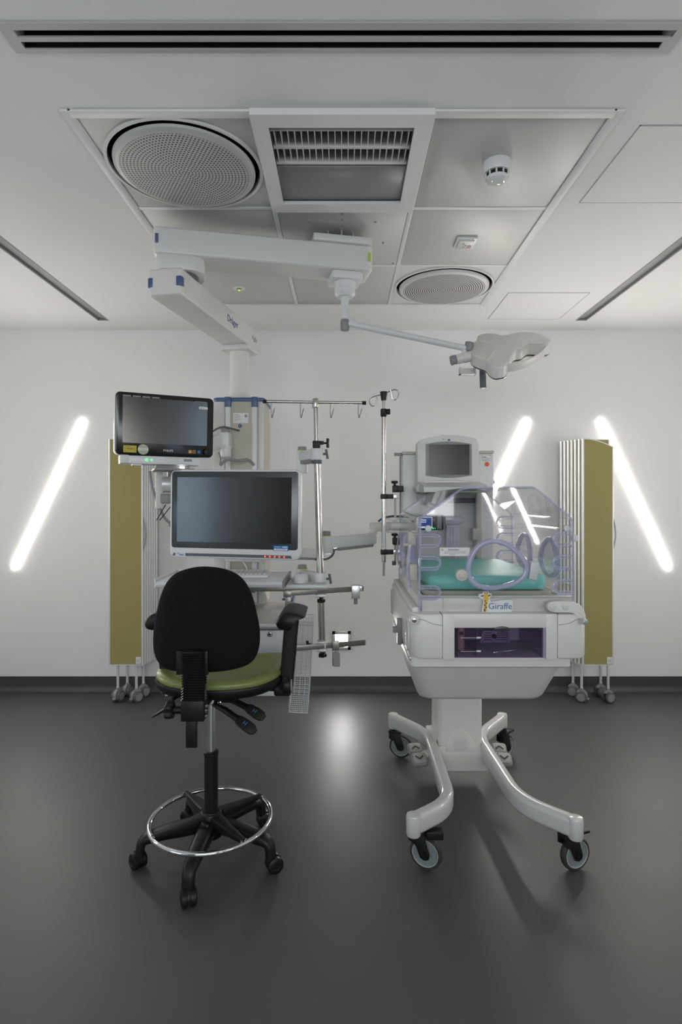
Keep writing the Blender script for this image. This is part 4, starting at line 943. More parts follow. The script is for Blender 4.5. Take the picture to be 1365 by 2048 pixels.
# deck: front wall, corner bracket and name plate
b = nb(); box(b, .305, .885, 2.205, 2.225, .98, 1.040, .004); box(b, .300, .890, 2.195, 2.235, 1.036, 1.044, .003); box(b, .305, .885, 2.225, 2.96, .985, 1.0, .002); box(b, .292, .318, 2.225, 2.96, .985, 1.038, .004); box(b, .862, .887, 2.225, 2.96, .985, 1.038, .004)
for px in (889,): x = WX(px, 2.2); box(b, x - .004, x + .003, 2.197, 2.21, .985, 1.04, .001)
dk = obj('deck', b, m_warm, ic)
for xa, xb, ya in ((.265, .295, 2.19), (.888, .925, 2.24)): b = nb(); box(b, xa, xb, ya, 3.0, .98, 1.004, .008); obj('deck_ledge', b, m_warm, ic)
pts = [W(px, py, 2.17) for px, py in ((1102, 1214), (1125, 1214), (1150, 1216), (1163, 1228), (1168, 1243))]
b = nb(); tube(b, smooth_path(pts, .03, 8), 0, prof=rrect(.02, .040, .009, 4), up=(0, -1, 0)) if False else None
bmx = nb(); poly = spline([(1094, 1213), (1098, 1205), (1110, 1202), (1130, 1202), (1150, 1204), (1163, 1213), (1170, 1228), (1170, 1243), (1160, 1246), (1155, 1236), (1146, 1226), (1130, 1224), (1110, 1224), (1098, 1221)], 4)
prism(bmx, [(WX(px, 2.16), WZ(py, 2.16)) for px, py in poly], 'y', 2.15, 2.178, .004); b.free(); cbk = obj('corner_bracket', bmx, m_warm, ic, ang=50)
for px in (1107, 1132): q = W(px, 1214, 2.15); b = nb(); rcyl(b, q, q - Vector((0, .003, 0)), .0125, .001); obj('bracket_cap', b, m_white, cbk)
q = W(1165, 1241, 2.15); b = nb(); rcyl(b, q + Vector((-.006, .02, 0)), q + Vector((.004, -.022, -.002)), .0115, .002); obj('bracket_pin', b, m_alu, cbk)
NY = 2.192; s_ = 2.19 / F
def np_(px, py): return (WX(px, 2.19), WZ(py, 2.19))
b = nb(); prism(b, [np_(*p) for p in ((964, 1224), (1024, 1224), (1026, 1218), (1026, 1202), (1024, 1199), (1005, 1200), (983, 1203), (980, 1200), (981, 1194), (985, 1190), (983, 1187), (979, 1187), (977, 1183), (968, 1183), (966, 1187), (959, 1188), (957, 1192), (960, 1196), (966, 1198), (967, 1205))], 'y', NY - .003, NY + .004); npl = obj('name_plate', b, m_cool, ic)
lettering('Giraffe', m_slate, npl, (WX(977, 2.19), NY - .0034, WZ(1218, 2.19)), (1, 0, 0), (0, 0, 1), .0335)
b = nb(); prism(b, [np_(*p) for p in ((967, 1223), (974, 1223), (975, 1205), (978, 1196), (977, 1190), (974, 1187), (969, 1187), (967, 1191), (968, 1197), (969, 1207))], 'y', NY - .0038, NY - .003); em = obj('emblem', b, m_giry, npl)
b = nb()
for cx_, cy_, r in ((969.5, 1219, 1.7), (972.5, 1214.5, 1.7), (970, 1210, 1.5), (973, 1206, 1.4), (971, 1202, 1.2), (970, 1222, 1.2)): prism(b, [np_(cx_ + r * math.cos(t), cy_ + r * 1.1 * math.sin(t)) for t in (2 * PI * k / 8 for k in range(8))], 'y', NY - .0043, NY - .0037)
for pts in (((960, 1192), (967, 1190), (967, 1193)), ((977, 1190), (984, 1189), (978, 1193)), ((969, 1184), (971, 1184), (971, 1187), (969.5, 1187)), ((974, 1184), (976, 1184), (975.5, 1187), (974, 1187))): prism(b, [np_(*p) for p in pts], 'y', NY - .0043, NY - .0037)
obj('emblem_spots', b, m_brown, em)
# bed platform inside the hood
b = nb(); loft(b, [rring(.345, .825, 2.30, 2.93, .04, 1.012), rring(.325, .845, 2.275, 2.95, .05, 1.03), rring(.322, .848, 2.27, 2.955, .05, 1.052), rring(.335, .835, 2.285, 2.94, .05, 1.052)]); obj('bed_tray', b, m_beige, ic)
b = nb(); box(b, .36, .80, 2.32, 2.9, .998, 1.016, .004); obj('heater_plate', b, m_dgrey, ic)
b = nb(); box(b, .72, .862, 2.235, 2.40, 1.0, 1.032, .008); obj('probe_shelf', b, m_white, ic)
mt_ = thing('infant_mattress', 'flat mattress in crinkled teal cover lying inside the clear hood', 'mattress', (.585, 2.6, 1.052))
b = nb(); nx, ny = 26, 30; rows = []
def mz(x, y):
    return 1.118 + .004 * math.sin(9 * x + 31 * y) * math.cos(14 * x - 5 * y) + .003 * math.sin(57 * y + 6 * x) + .012 * (y - 2.6)
ringsM = []
for z, e in ((1.054, .012), (1.058, .0), (1.085, -.006), (1.108, -.002)):
    ringsM.append([Vector((u + .585, v + 2.6, z + (.003 * math.sin(40 * u + 23 * v) if e < 0 else 0))) for u, v in rrect(.47 - 2 * e, .62 - 2 * e, .04, 6)])
base = ringsM[-1]
for s in (.97, .9, .8, .6, .4, .2, .02):
    ringsM.append([Vector((.585 + (p.x - .585) * s, 2.6 + (p.y - 2.6) * s, mz(.585 + (p.x - .585) * s, 2.6 + (p.y - 2.6) * s) - (.004 if s > .95 else 0))) for p in base])
loft(b, ringsM); obj('mattress_cover', b, m_teal, mt_, ang=60)
# hood
hp = [(.292, .975), (.297, 1.348), (.462, 1.462), (.735, 1.465), (.882, 1.345), (.888, .985)]
Yh0, Yh1 = 2.19, 2.97
def offset(poly, e):
    cx_ = sum(p[0] for p in poly) / len(poly); cz_ = sum(p[1] for p in poly) / len(poly)
    return [(cx_ + (x - cx_) * (1 - e / .3), cz_ + (z - cz_) * (1 - e / .25)) for x, z in poly]
b = nb(); prism(b, hp, 'y', Yh0, Yh0 + .005); hf = obj('hood_front_panel', b, m_clear, ic)
b = nb(); prism(b, hp, 'y', Yh1, Yh1 + .005); hr_ = obj('hood_rear_panel', b, m_clear, ic)
def sheet(p, q, name):
    b = nb(); p = Vector((p[0], 0, p[1])); q = Vector((q[0], 0, q[1])); d = (q - p).normalized(); n = Vector((d.z, 0, -d.x)) * .004
    vs = [v + Vector((0, y, 0)) for y in (Yh0 + .006, Yh1 - .001) for v in (p, q, q + n, p + n)]
    loft(b, [vs[:4], vs[4:]]); return obj(name, b, m_clear, ic)
hl = sheet(hp[0], hp[1], 'hood_side_panel'); sheet(hp[1], hp[2], 'hood_slope'); sheet(hp[2], hp[3], 'hood_top'); sheet(hp[3], hp[4], 'hood_slope'); hr2 = sheet(hp[4], hp[5], 'hood_side_panel')
b = nb(); tube(b, smooth_path([Vector((x, Yh0 - .001, z)) for x, z in hp], .02), .0046, 8); obj('edge_strip', b, m_edge, hf)
b = nb(); tube(b, smooth_path([Vector((x, Yh1 + .006, z)) for x, z in hp], .02), .004, 8); obj('edge_strip', b, m_edge, hr_)
for (x, z) in hp[1:5]:
    b = nb(); tube(b, [(x, Yh0 + .01, z - .002), (x, Yh1, z - .002)], .0028, 8); obj('edge_strip', b, m_clear, hf)
b = nb()
for y in (2.45, 2.72): tube(b, [Vector((.885, y - .01, 1.33)), Vector((.74, y, 1.45))], .006, 8)
tube(b, [(.877, 2.22, 1.30), (.877, 2.95, 1.30)], .003, 8); obj('moulded_rib', b, m_clear, hr2)
def egg(t): r = 1 + .07 * math.cos(3 * t + .9); return r * math.cos(t), r * math.sin(t)
def porthole(parent, c, axis, a, h, flip=1):
    ring = []
    for k in range(48):
        u, v = egg(2 * PI * k / 48); u *= a * flip; v *= h
        ring.append(Vector((c[0] + u, c[1], c[2] + v)) if axis == 'y' else Vector((c[0], c[1] + u, c[2] + v)))
    n = Vector((0, -1, 0)) if axis == 'y' else Vector((1 if c[0] > .6 else -1, 0, 0))
    b = nb(); tube(b, [p + n * .004 for p in ring], 0, prof=[(u, v) for u, v in rrect(.018, .024, .007, 3)], closed=True, up=n); pr = obj('porthole', b, m_seal, parent)
    c_ = Vector(c); b = nb(); tube(b, [c_ + (p - c_) * 1.07 + n * .006 for p in ring], .0045, 8, closed=True); obj('outer_ring', b, m_edge, pr)
    b = nb(); tube(b, [c_ + (p - c_) * .93 + n * .008 for p in ring], .003, 8, closed=True); obj('inner_ring', b, m_edge, pr)
    b = nb(); loft(b, [[c_ + (p - c_) * .9 + n * .008 for p in ring], [c_ + (p - c_) * .9 + n * .012 for p in ring]]); obj('porthole_door', b, m_clear, pr)
    return pr
q = W(992, 1131, Yh0 - .004)
porthole(hf, (q.x, Yh0 - .004, q.z), 'y', .110, .089)
for y in (2.472, 2.815):
    porthole(hr2, (.891, y, 1.166), 'x', .10, .078); porthole(hl, (.289, y, 1.166), 'x', .10, .078)
# hinge blocks, knobs and loops on the front panel
q0 = W(1066, 1150, Yh0 - .008); 
b = nb(); m = Matrix.Translation(q0) @ Matrix.Rotation(math.radians(8), 4, 'Y'); box(b, -.016, .016, -.012, .006, -.018, .052, .004, 2, m); hg = obj('porthole_hinge', b, mat('pale_hinge', (.55, .57, .57), .3), hf)
b = nb(); rcyl(b, q0 + Vector((.008, -.004, .054)), q0 + Vector((.010, -.004, .066)), .009, .002, 14); rcyl(b, q0 + Vector((-.002, -.004, -.034)), q0 + Vector((-.001, -.004, -.02)), .009, .002, 14); obj('hinge_pin', b, m_clear, hg)
q = W(923, 1150, Yh0 - .004); b = nb(); rcyl(b, q + Vector((0, .004, 0)), q - Vector((0, .014, 0)), .0235, .004); kn = obj('porthole_latch', b, mat('cream_latch', (.58, .53, .47), .45), hf)
b = nb(); rcyl(b, q - Vector((0, .012, 0)), q - Vector((0, .017, 0)), .012, .002); obj('latch_button', b, kn.data.materials[0], kn)
def loop(parent, x0, x1, z, h, y, opn):
    """U-shaped tubing port in the panel edge, closed toward the middle"""
    r = h / 2; s = 1 if x1 > x0 else -1; xc = x1 - s * r
    path = [Vector((x0, y, z + r)), Vector((xc, y, z + r))] + [Vector((xc + s * r * math.sin(t), y, z + r * math.cos(t))) for t in (PI * k / 10 for k in range(1, 10))] + [Vector((xc, y, z - r)), Vector((x0, y, z - r))]
    b = nb(); tube(b, path, .0046, 8); lp_ = obj('tubing_port', b, m_edge, parent)
    b = nb(); tube(b, [Vector((p.x * .94 + (x0 + x1) / 2 * .06, p.y - .002, z + (p.z - z) * .62)) for p in path], .0026, 6); obj('inner_lip', b, m_edge, lp_)
for za, zb in ((1068, 1095), (1113, 1140), (1172, 1198)): loop(hf, WX(841, Yh0), WX(881, Yh0), WZ((za + zb) / 2, Yh0), (zb - za) * Yh0 / F, Yh0 - .002, 1)
for za, zb in ((1066, 1092), (1112, 1139), (1160, 1187)): loop(hf, WX(1143, Yh0), WX(1107, Yh0), WZ((za + zb) / 2, Yh0), (zb - za) * Yh0 / F, Yh0 - .002, 1)
for z in (1.302, 1.215, 1.125):
    loop(hr_, .888, .80, z, .06, Yh1 - .004, 1); loop(hr_, .292, .37, z, .06, Yh1 - .004, 1)
for px in (857, 1133):
    q = W(px, 1057, Yh0 - .002); b = nb(); rcyl(b, q + Vector((0, .004, 0)), q - Vector((0, .010, 0)), .0125, .003, 18); obj('hood_knob', b, mat('frosted_knob', (.62, .64, .67), .4), hf)
b = nb(); box(b, .886, .904, Yh0 - .004, Yh0 + .03, WZ(1083, Yh0), WZ(1070, Yh0), .003); obj('side_catch', b, m_warm, hf)
x0, x1, z0, z1 = WX(880, Yh0), WX(940, Yh0), WZ(1112, Yh0), WZ(1095, Yh0)
b = nb(); box(b, x0, x1, Yh0 - .0018, Yh0 - .0004, z0, z1); wl = obj('warning_label', b, m_paper, hf)
lettering('WARNING:', m_ink, wl, ((x0 + x1) / 2 - .004, Yh0 - .0022, z1 - .0115), (1, 0, 0), (0, 0, 1), .0088, align='CENTER', ext=.0003)
b = nb()
for k, (u0, u1) in enumerate(((.018, .096), (.018, .096), (.036, .06))):
    z = z1 - .0165 - .0055 * k; x = x0 + u0
    while x < x0 + u1: L = random.uniform(.004, .010); box(b, x, x + L, Yh0 - .0022, Yh0 - .0017, z, z + .0022); x += L + .002
obj('print_line', b, m_greyink, wl)
b = nb(); prism(b, [(x0 + .004, z1 - .0115), (x0 + .0135, z1 - .0115), (x0 + .00875, z1 - .003)], 'y', Yh0 - .0024, Yh0 - .0017); obj('warning_triangle', b, m_amber, wl)
# left-hand side accessories on the hood: tubing holders
for y, px0, px1, py0, py1 in ((2.24, 819, 839, 1128, 1160), (2.50, 800, 812, 1115, 1132)):
    b = nb(); box(b, .262, .290, y - .012, y + .03, WZ(py1, y), WZ(py0, y), .003); obj('tubing_clip', b, m_beige, hl)
for k, (x, y) in enumerate(((.262, 2.26), (.268, 2.31), (.275, 2.36), (.262, 2.45), (.27, 2.52))):
    b = nb(); tube(b, smooth_path([(x, y, 1.05 + .01 * k), (x - .006, y, 1.15), (x + .004, y, 1.245 + .012 * (k % 3)), (x + .012, y + .02, 1.262)], .03), .007, 10); obj('breathing_hose', b, m_hose, hl)
b = nb(); box(b, .258, .288, 2.26, 2.285, 1.235, 1.29, .003); box(b, .240, .262, 2.255, 2.28, 1.232, 1.244, .003); box(b, .27, .296, 2.255, 2.28, 1.285, 1.295, .003); obj('hose_bracket', b, m_beige, hl)
b = nb(); box(b, .262, .286, 2.40, 2.47, 1.19, 1.22, .004); obj('hose_clamp', b, m_grey, hl)
b = nb(); box(b, .255, .272, 2.95, 2.98, 1.08, 1.10, .002); obj('rear_catch', b, m_dgrey, hl)
# uprights, display and heater canopy at the rear
Yu = 3.12
b = nb(); box(b, WX(806, Yu), WX(838, Yu), Yu, Yu + .09, .99, WZ(909, Yu), .006); u1_ = obj('upright', b, m_cool, ic)
b = nb(); box(b, WX(806, Yu) - .002, WX(838, Yu), Yu - .003, Yu + .093, WZ(909, Yu), WZ(903, Yu), .004); obj('upright_cap', b, m_beige, u1_)
b = nb(); box(b, WX(958, Yu), WX(988, Yu), Yu, Yu + .09, .99, WZ(907, Yu), .006); u2_ = obj('upright', b, m_cool, ic)
b = nb(); box(b, WX(958, Yu), WX(988, Yu) + .002, Yu - .003, Yu + .093, WZ(907, Yu), WZ(901, Yu), .004); obj('upright_cap', b, m_beige, u2_)
b = nb(); cyl(b, (WX(806, Yu) - .010, Yu + .03, 1.05), (WX(806, Yu) - .010, Yu + .03, WZ(908, Yu)), .005, seg=12); box(b, WX(790, Yu), WX(806, Yu), Yu + .02, Yu + .04, WZ(911, Yu), WZ(905, Yu), .002); obj('accessory_rail', b, m_grey, u1_)
x0, x1, z0, z1 = WX(965, Yu), WX(984, Yu), WZ(921, Yu), WZ(909.5, Yu)
b = nb(); box(b, x0, x1, Yu - .0015, Yu + .001, z0, z1); il = obj('instruction_label', b, m_greyink, u2_)
b = nb(); box(b, x0 + .0015, x1 - .0015, Yu - .0022, Yu - .0014, z0 + .0015, z1 - .0015); obj('label_face', b, m_paper, il)
b = nb(); box(b, x0 + .005, x1 - .005, Yu - .0028, Yu - .0021, z0 + .012, z0 + .0135); box(b, x0 + .006, x0 + .02, Yu - .0028, Yu - .0021, z0 + .016, z0 + .022); box(b, x0 + .012, x1 - .012, Yu - .0028, Yu - .0021, z0 + .005, z0 + .007); box(b, x1 - .014, x1 - .003, Yu - .0028, Yu - .0021, z1 - .005, z1 - .003); obj('print_line', b, m_greyink, il)
q = W(974.5, 928.5, Yu); b = nb(); cyl(b, q, q - Vector((0, .002, 0)), .0125); obj('orange_dot', b, m_orange, u2_)
q = W(991, 963, Yu); b = nb(); box(b, q.x - .02, q.x + .006, Yu + .02, Yu + .06, q.z - .012, q.z + .008, .003); obj('side_peg', b, m_beige, u2_)
b = nb(); box(b, WX(838, Yu + .05), WX(958, Yu + .05), Yu + .02, Yu + .09, .99, 1.52, .004); bp_ = obj('back_panel', b, m_cool, ic)
Ym = 3.04
def mp(px, py): return (WX(px, Ym), WZ(py, Ym))
b = nb(); pol = [mp(836, 972), mp(835, 888), mp(840, 880)] + [mp(840 + 117 * t, 880 - 9 * math.sin(PI * t) - 2 * t) for t in (k / 12 for k in range(1, 12))] + [mp(955, 879), mp(959, 888), mp(959, 972)]
prism(b, pol, 'y', Ym, Ym + .075, .004); dsp = obj('display_housing', b, m_white, ic)
b = nb(); pol = [mp(852, 888.5)] + [mp(852 + 92 * t, 888 - 5 * math.sin(PI * t)) for t in (k / 10 for k in range(1, 10))] + [mp(944, 888.5), mp(944.5, 951)] + [mp(944 - 92 * t, 951 + 5 * math.sin(PI * t)) for t in (k / 10 for k in range(1, 10))] + [mp(852, 951)]
prism(b, pol, 'y', Ym - .003, Ym + .002, .001); obj('bezel', b, m_grey, dsp)
b = nb(); loft(b, [[Vector((WX(858, Ym), Ym - .0035, z)), Vector((WX(939, Ym), Ym - .0066, z)), Vector((WX(939, Ym), Ym, z)), Vector((WX(858, Ym), Ym, z))] for z in (WZ(950, Ym), WZ(889, Ym))]); obj('screen', b, mat('matt_screen', (.006, .006, .007), .2, spec=.38, noise=.02), dsp)
q = W(898.5, 880.3, Ym); b = nb(); rcyl(b, q, q - Vector((0, .004, 0)), .0095, .001); kb_ = obj('round_button', b, m_cool, dsp)
b = nb(); rcyl(b, q - Vector((0, .003, 0)), q - Vector((0, .006, 0)), .0068, .001); obj('button_cap', b, m_slate, kb_)
q = W(887.5, 878.5, Ym); b = nb(); cyl(b, q, q - Vector((0, .002, 0)), .002, seg=10); obj('sensor_dot', b, m_ink, dsp)
b = nb(); box(b, WX(884, Ym), WX(913, Ym), Ym + .01, Ym + .06, WZ(873, Ym), WZ(871, Ym) + .003, .002); obj('top_vent', b, m_grey, dsp)
Yk = 3.0
b = nb(); prism(b, [(WX(px, Yk), WZ(py, Yk)) for px, py in ((838, 968), (850, 962.5), (875, 960.5), (900, 960), (925, 961), (940, 964), (950, 972), (958, 984), (835, 984), (832, 976))], 'y', Yk, Yk + .12, .006); obj('canopy_head', b, m_white, ic)
b = nb(); R = []
for y, z, h in ((3.06, 1.49, .03), (2.86, 1.475, .02), (2.82, 1.47, .012)): R.append([Vector((x, y, z + h * s)) for x, s in ((.40, -1), (.72, -1), (.72, 1), (.40, 1))])
loft(b, R); obj('canopy_tongue', b, m_white, ic)
b = nb(); box(b, WX(836, 3.1), WX(960, 3.1), 3.10, 3.15, WZ(1000, 3.1), WZ(986, 3.1), .004); obj('tan_strip', b, m_beige, ic)
b = nb(); box(b, WX(900, 3.08), WX(951, 3.08), 3.08, 3.13, WZ(1006, 3.08), WZ(996, 3.08), .002); obj('dark_slot', b, mat('navy_slot', (.02, .022, .05), .4), ic)
b = nb(); box(b, WX(952, 3.08), WX(962, 3.08), 3.06, 3.13, 1.02, WZ(985, 3.08), .004); box(b, WX(943, 3.08), WX(962, 3.08), 3.04, 3.09, WZ(1080, 3.08), WZ(1056, 3.08), .004); obj('guide_post', b, m_beige, ic)
# clear tube rack with lit glass at the rear
b = nb(); x0, x1 = WX(893, 3.05), WX(919, 3.05); box(b, x0, x1, 3.05, 3.07, WZ(1120, 3.05), WZ(1050, 3.05), .004); tr = obj('suction_rack', b, m_white, ic)
for px in (895.5, 903, 909, 916.5): b = nb(); rcyl(b, (WX(px, 3.04), 3.035, WZ(1118, 3.04)), (WX(px, 3.04), 3.035, WZ(1053, 3.04)), .0075, .002, 14); obj('clear_tube', b, m_hose, tr)
b = nb(); prism(b, [(WX(px, 3.03), WZ(py, 3.03)) for px, py in ((891, 1032), (924, 1032), (926, 1046), (918, 1049), (892, 1049))], 'y', 3.02, 3.08, .003); obj('clear_hopper', b, m_hose, tr)
# ------------------------------------------------------------------ small vital-signs unit behind the hood
vs_ = thing('vital_signs_unit', 'small black device with lit blue screen seen through the hood', 'monitor', (WX(862, 3.06), 3.06, WZ(1061, 3.06)))
b = nb(); box(b, WX(834, 3.03), WX(888, 3.03), 3.03, 3.12, WZ(1060, 3.03), WZ(1030, 3.03), .005); obj('housing', b, m_blackg, vs_)
b = nb(); box(b, WX(836, 3.03), WX(865, 3.03), 3.027, 3.031, WZ(1056, 3.03), WZ(1034, 3.03), .001); sc_ = obj('screen', b, m_scrtext, vs_)
b = nb(); box(b, WX(837, 3.03), WX(864, 3.03), 3.0255, 3.0275, WZ(1053, 3.03), WZ(1035, 3.03)); obj('screen_field', b, m_bluescr, sc_)
b = nb()
for py in (1040, 1044): box(b, WX(842, 3.03), WX(853, 3.03), 3.0245, 3.026, WZ(py + .8, 3.03), WZ(py - .8, 3.03))
obj('screen_text', b, m_scrtext, sc_)
b = nb(); box(b, WX(874, 3.03), WX(884, 3.03), 3.022, 3.031, WZ(1058, 3.03), WZ(1032, 3.03), .004); obj('front_strip', b, m_grey, vs_)
for px, r in ((866.8, .0035), (871, .002)): b = nb(); cyl(b, (WX(px, 3.03), 3.028, WZ(1056.5, 3.03)), (WX(px, 3.03), 3.0305, WZ(1056.5, 3.03)), r, seg=10); obj('indicator', b, m_ledg, vs_)
b = nb(); box(b, WX(842, 3.03), WX(880, 3.03), 3.05, 3.125, WZ(1066, 3.03), WZ(1059, 3.03), .002); obj('shelf_clamp', b, m_white, vs_)

# ------------------------------------------------------------------ drip pole clamped to the incubator rail
Yd = 2.96
dpx = WX(768, Yd)
dp = thing('drip_pole', 'steel drip pole with curled twin hooks clamped to the incubator', 'drip pole', (dpx, Yd, WZ(1155, Yd)))
b = nb(); cyl(b, (dpx, Yd, WZ(832, Yd)), (dpx, Yd, WZ(790, Yd)), .0075, seg=16); obj('inner_pole', b, m_steel, dp)
b = nb(); cyl(b, (dpx, Yd, WZ(1124, Yd)), (dpx, Yd, WZ(828, Yd)), .0115, seg=24); obj('outer_pole', b, m_steel, dp)
b = nb(); cyl(b, (dpx, Yd, WZ(1152, Yd)), (dpx, Yd, WZ(1122, Yd)), .006, seg=14); obj('pole_foot', b, m_steel, dp)
b = nb(); lathe(b, [(.001, WZ(801, Yd)), (.013, WZ(801, Yd)), (.019, WZ(786, Yd)), (.019, WZ(783.5, Yd)), (.001, WZ(783.5, Yd))], (dpx, Yd, 0), 24); tp = obj('hook_block', b, m_black, dp)
def D(px, py): return W(px, py, Yd)
for pts in ([(766, 788), (757, 791), (748, 793), (741, 798), (739, 805), (743, 812), (749, 813), (753, 808), (754, 800), (753, 793)], [(770, 787), (779, 783), (788, 779.5), (795, 780), (798.5, 788), (796, 797), (790, 801), (785, 798), (783, 790), (781, 780)]):
    b = nb(); tube(b, smooth_path([D(*p) + Vector((0, -.008 * k / 9 + (.0), 0)) for k, p in enumerate(pts)], .02, 4), .0032, 8); obj('hook', b, m_steel, tp)
b = nb(); lathe(b, [(.001, WZ(834, Yd)), (.013, WZ(834, Yd)), (.0165, WZ(832, Yd)), (.0165, WZ(819, Yd)), (.0145, WZ(818, Yd)), (.001, WZ(818, Yd))], (dpx, Yd, 0), 24); rcyl(b, (dpx + .012, Yd, WZ(823.5, Yd)), (dpx + .034, Yd, WZ(823.5, Yd)), .015, .004, 20); obj('height_collar', b, m_black, dp)
for py, n_ in ((993, 0), (1104, 1)):
    z = WZ(py, Yd); b = nb(); box(b, dpx - .016, dpx + .018, Yd - .018, Yd + .018, z - .013, z + .013, .003); box(b, dpx + .016, dpx + .05, Yd - .012, Yd + .012, z - .012, z + .012, .002); cm = obj('pole_clamp', b, m_black, dp)
    zz = z + (.04 if n_ == 0 else .055)
    b = nb(); box(b, dpx + .045, dpx + .072, Yd - .01, Yd + .02, z - .012, z + .012, .002); obj('clamp_tongue', b, m_alu, cm)
    b = nb(); box(b, dpx + .048, dpx + .076, Yd - .01, Yd + .05, zz - .018, zz + .018, .003)
    if n_ == 0: box(b, dpx + .07, WX(806, 3.12) - .012, Yd, Yd + .16, zz - .016, zz + .016, .003)
    obj('rail_clamp', b, m_black, cm)
    knob(cm, (dpx + .058, Yd + .005, zz + .016), (0, 0, 1), .016, .026)
b = nb(); box(b, dpx + .057, dpx + .067, Yd + .015, Yd + .035, WZ(1130, Yd), WZ(988, Yd), .001); obj('cream_bar', b, m_beige, dp)
b = nb(); rcyl(b, (dpx + .04, Yd + .02, WZ(1052, Yd)), (dpx + .10, Yd + .02, WZ(1052, Yd)), .022, .004); box(b, dpx + .02, dpx + .085, Yd + .01, Yd + .04, WZ(1041, Yd), WZ(1036, Yd), .002); box(b, dpx + .02, dpx + .085, Yd + .01, Yd + .04, WZ(1066, Yd), WZ(1061, Yd), .002); obj('cream_swivel', b, m_warm, dp)
b = nb(); box(b, dpx - .002, dpx + .008, Yd - .0122, Yd - .0112, WZ(1095, Yd), WZ(1050, Yd)); obj('pole_label', b, m_paper, dp)

# ------------------------------------------------------------------ folding screens
def twin_castor(parent, x, y, ztop, rz):
    m = Matrix.Translation((x, y, 0)) @ Matrix.Rotation(rz, 4, 'Z')
    b = nb(); cyl(b, (0, 0, .085), (0, 0, ztop), .0095, seg=14); b.transform(m); lg = obj('leg', b, m_lightalu, parent)
    b = nb(); cyl(b, (0, 0, .05), (0, 0, .095), .013, seg=16); prism(b, [(.04 * math.cos(t), .045 + .043 * math.sin(t)) for t in (PI * k / 12 for k in range(-1, 11))], 'y', -.010, .010, .002); box(b, .02, .05, -.012, .012, .02, .034, .003); b.transform(m); hb_ = obj('castor', b, m_grey, lg)
    for s in (-1, 1):
        b = nb(); rcyl(b, (0, s * .012, .0375), (0, s * .032, .0375), .0375, .005, 28); b.transform(m); w_ = obj('wheel', b, m_dgrey, hb_)
        b = nb(); cyl(b, (0, s * .0322, .0375), (0, s * .034, .0375), .027); b.transform(m); obj('wheel_cap', b, m_grey, w_)
    return lg
def screen(name, lab, x0, x1, yF, z0, z1, n, step, dx, curved, hside, sticker):
    t = thing(name, lab, 'folding screen', ((x0 + x1) / 2, yF + .07, 0), 0, 'mobile folding screens')
    for k in range(n):
        y = yF + step * k; xa, xb = x0 + dx * k, x1 + dx * k
        b = nb()
        def top(u): return z1 - (.055 * max(0, (u - .1) / .9) ** 1.6 if curved and k == 0 else 0)
        if k == 0:
            N = 10; pol = [(xa + .006, z0 + .006), (xb - .006, z0 + .006)] + [(xb - .006 - (xb - xa - .012) * j / N, top(1 - j / N) - .006) for j in range(N + 1)]
        else: pol = [(xa + .006, z0 + .006), (xb - .006, z0 + .006), (xb - .006, z1 - .006), (xa + .006, z1 - .006)]
        prism(b, pol, 'y', y, y + step - .006); pn = obj('screen_panel', b, m_olive, t)
        b = nb(); N = 10
        for xx in (xa, xb): prism(b, [(xx - .006 + u, y + step / 2 - .001 + v) for u, v in rrect(.012, step - .003, .004, 3)] if False else [(xx + u, y + step / 2 - .002 + v) for u, v in rrect(.013, step - .003, .005, 3)], 'z', z0, (z1 if xx == xa or not (curved and k == 0) else top(1)))
        box(b, xa, xb, y - .001, y + step - .004, z0, z0 + .008)
        tube(b, [(xa + (xb - xa) * j / N, y + step / 2 - .002, (top(j / N) if k == 0 else z1) - .004) for j in range(N + 1)], 0, prof=rrect(step - .004, .009, .002, 2), up=(0, 0, 1)); obj('panel_frame', b, m_lightalu, pn)
        if k == 0 and hside:
            hx = xb if hside > 0 else xa; zc_ = (WZ(1068, yF)); zs = [zc_ - .135 + .27 * j / 14 for j in range(15)]
            for s in (-1, 1):
                b = nb(); tube(b, [(hx + s * .022 * math.sin(PI * j / 14) ** 1.2, y + .01, z) for j, z in enumerate(zs)], .0055, 8); obj('grip_handle', b, mat('grip_grey', G(.32), .4, metal=.3), pn)
        if k == 0 and sticker:
            sx = xb - .042; b = nb(); box(b, sx, sx + .036, y - .002, y + .001, z0 + .012, z0 + .06); st_ = obj('care_sticker', b, m_paper, pn)
            b = nb(); tube(b, [(sx + .016 + .008 * math.cos(a), y - .0025, z0 + .034 + .008 * math.sin(a)) for a in (2 * PI * j / 14 for j in range(14))], .0014, 6, closed=True); obj('sticker_ring', b, m_greyink, st_)
            b = nb(); box(b, sx + .027, sx + .031, y - .0028, y - .0018, z0 + .018, z0 + .022); box(b, sx + .025, sx + .030, y - .0028, y - .0018, z0 + .046, z0 + .05); obj('sticker_dot', b, m_orange, st_)
    return t
zT, zB = WZ(877, 4.0), WZ(1331, 4.0)
s1 = screen('folding_screen', 'folded olive-green screen on castors behind the patient monitor', WX(219, 4.0), WX(284, 4.0), 4.0, zB, zT, 7, .030, .0065, False, 1, True)
for px, py, y, rz in ((233, 1398, 4.03, 2.6), (270, 1400, 4.02, 2.2), (252, 1388, 4.14, 2.6), (284, 1390, 4.13, 2.3)): twin_castor(s1, WX(px + 3, y), y, zB + .005, rz + PI / 2 + .3)
s2 = screen('folding_screen', 'folded olive-green screen on castors in front of a glowing strip, beside the incubator', WX(1168, 4.0), WX(1227, 4.0), 4.0, zB, zT, 7, .030, -.014, True, 1, True)
for px, y, rz in ((1164, 4.02, .5), (1217, 4.01, 1.3), (1147, 4.14, .5), (1202, 4.13, 1.2)): twin_castor(s2, WX(px, y), y, zB + .005, rz - PI / 3)
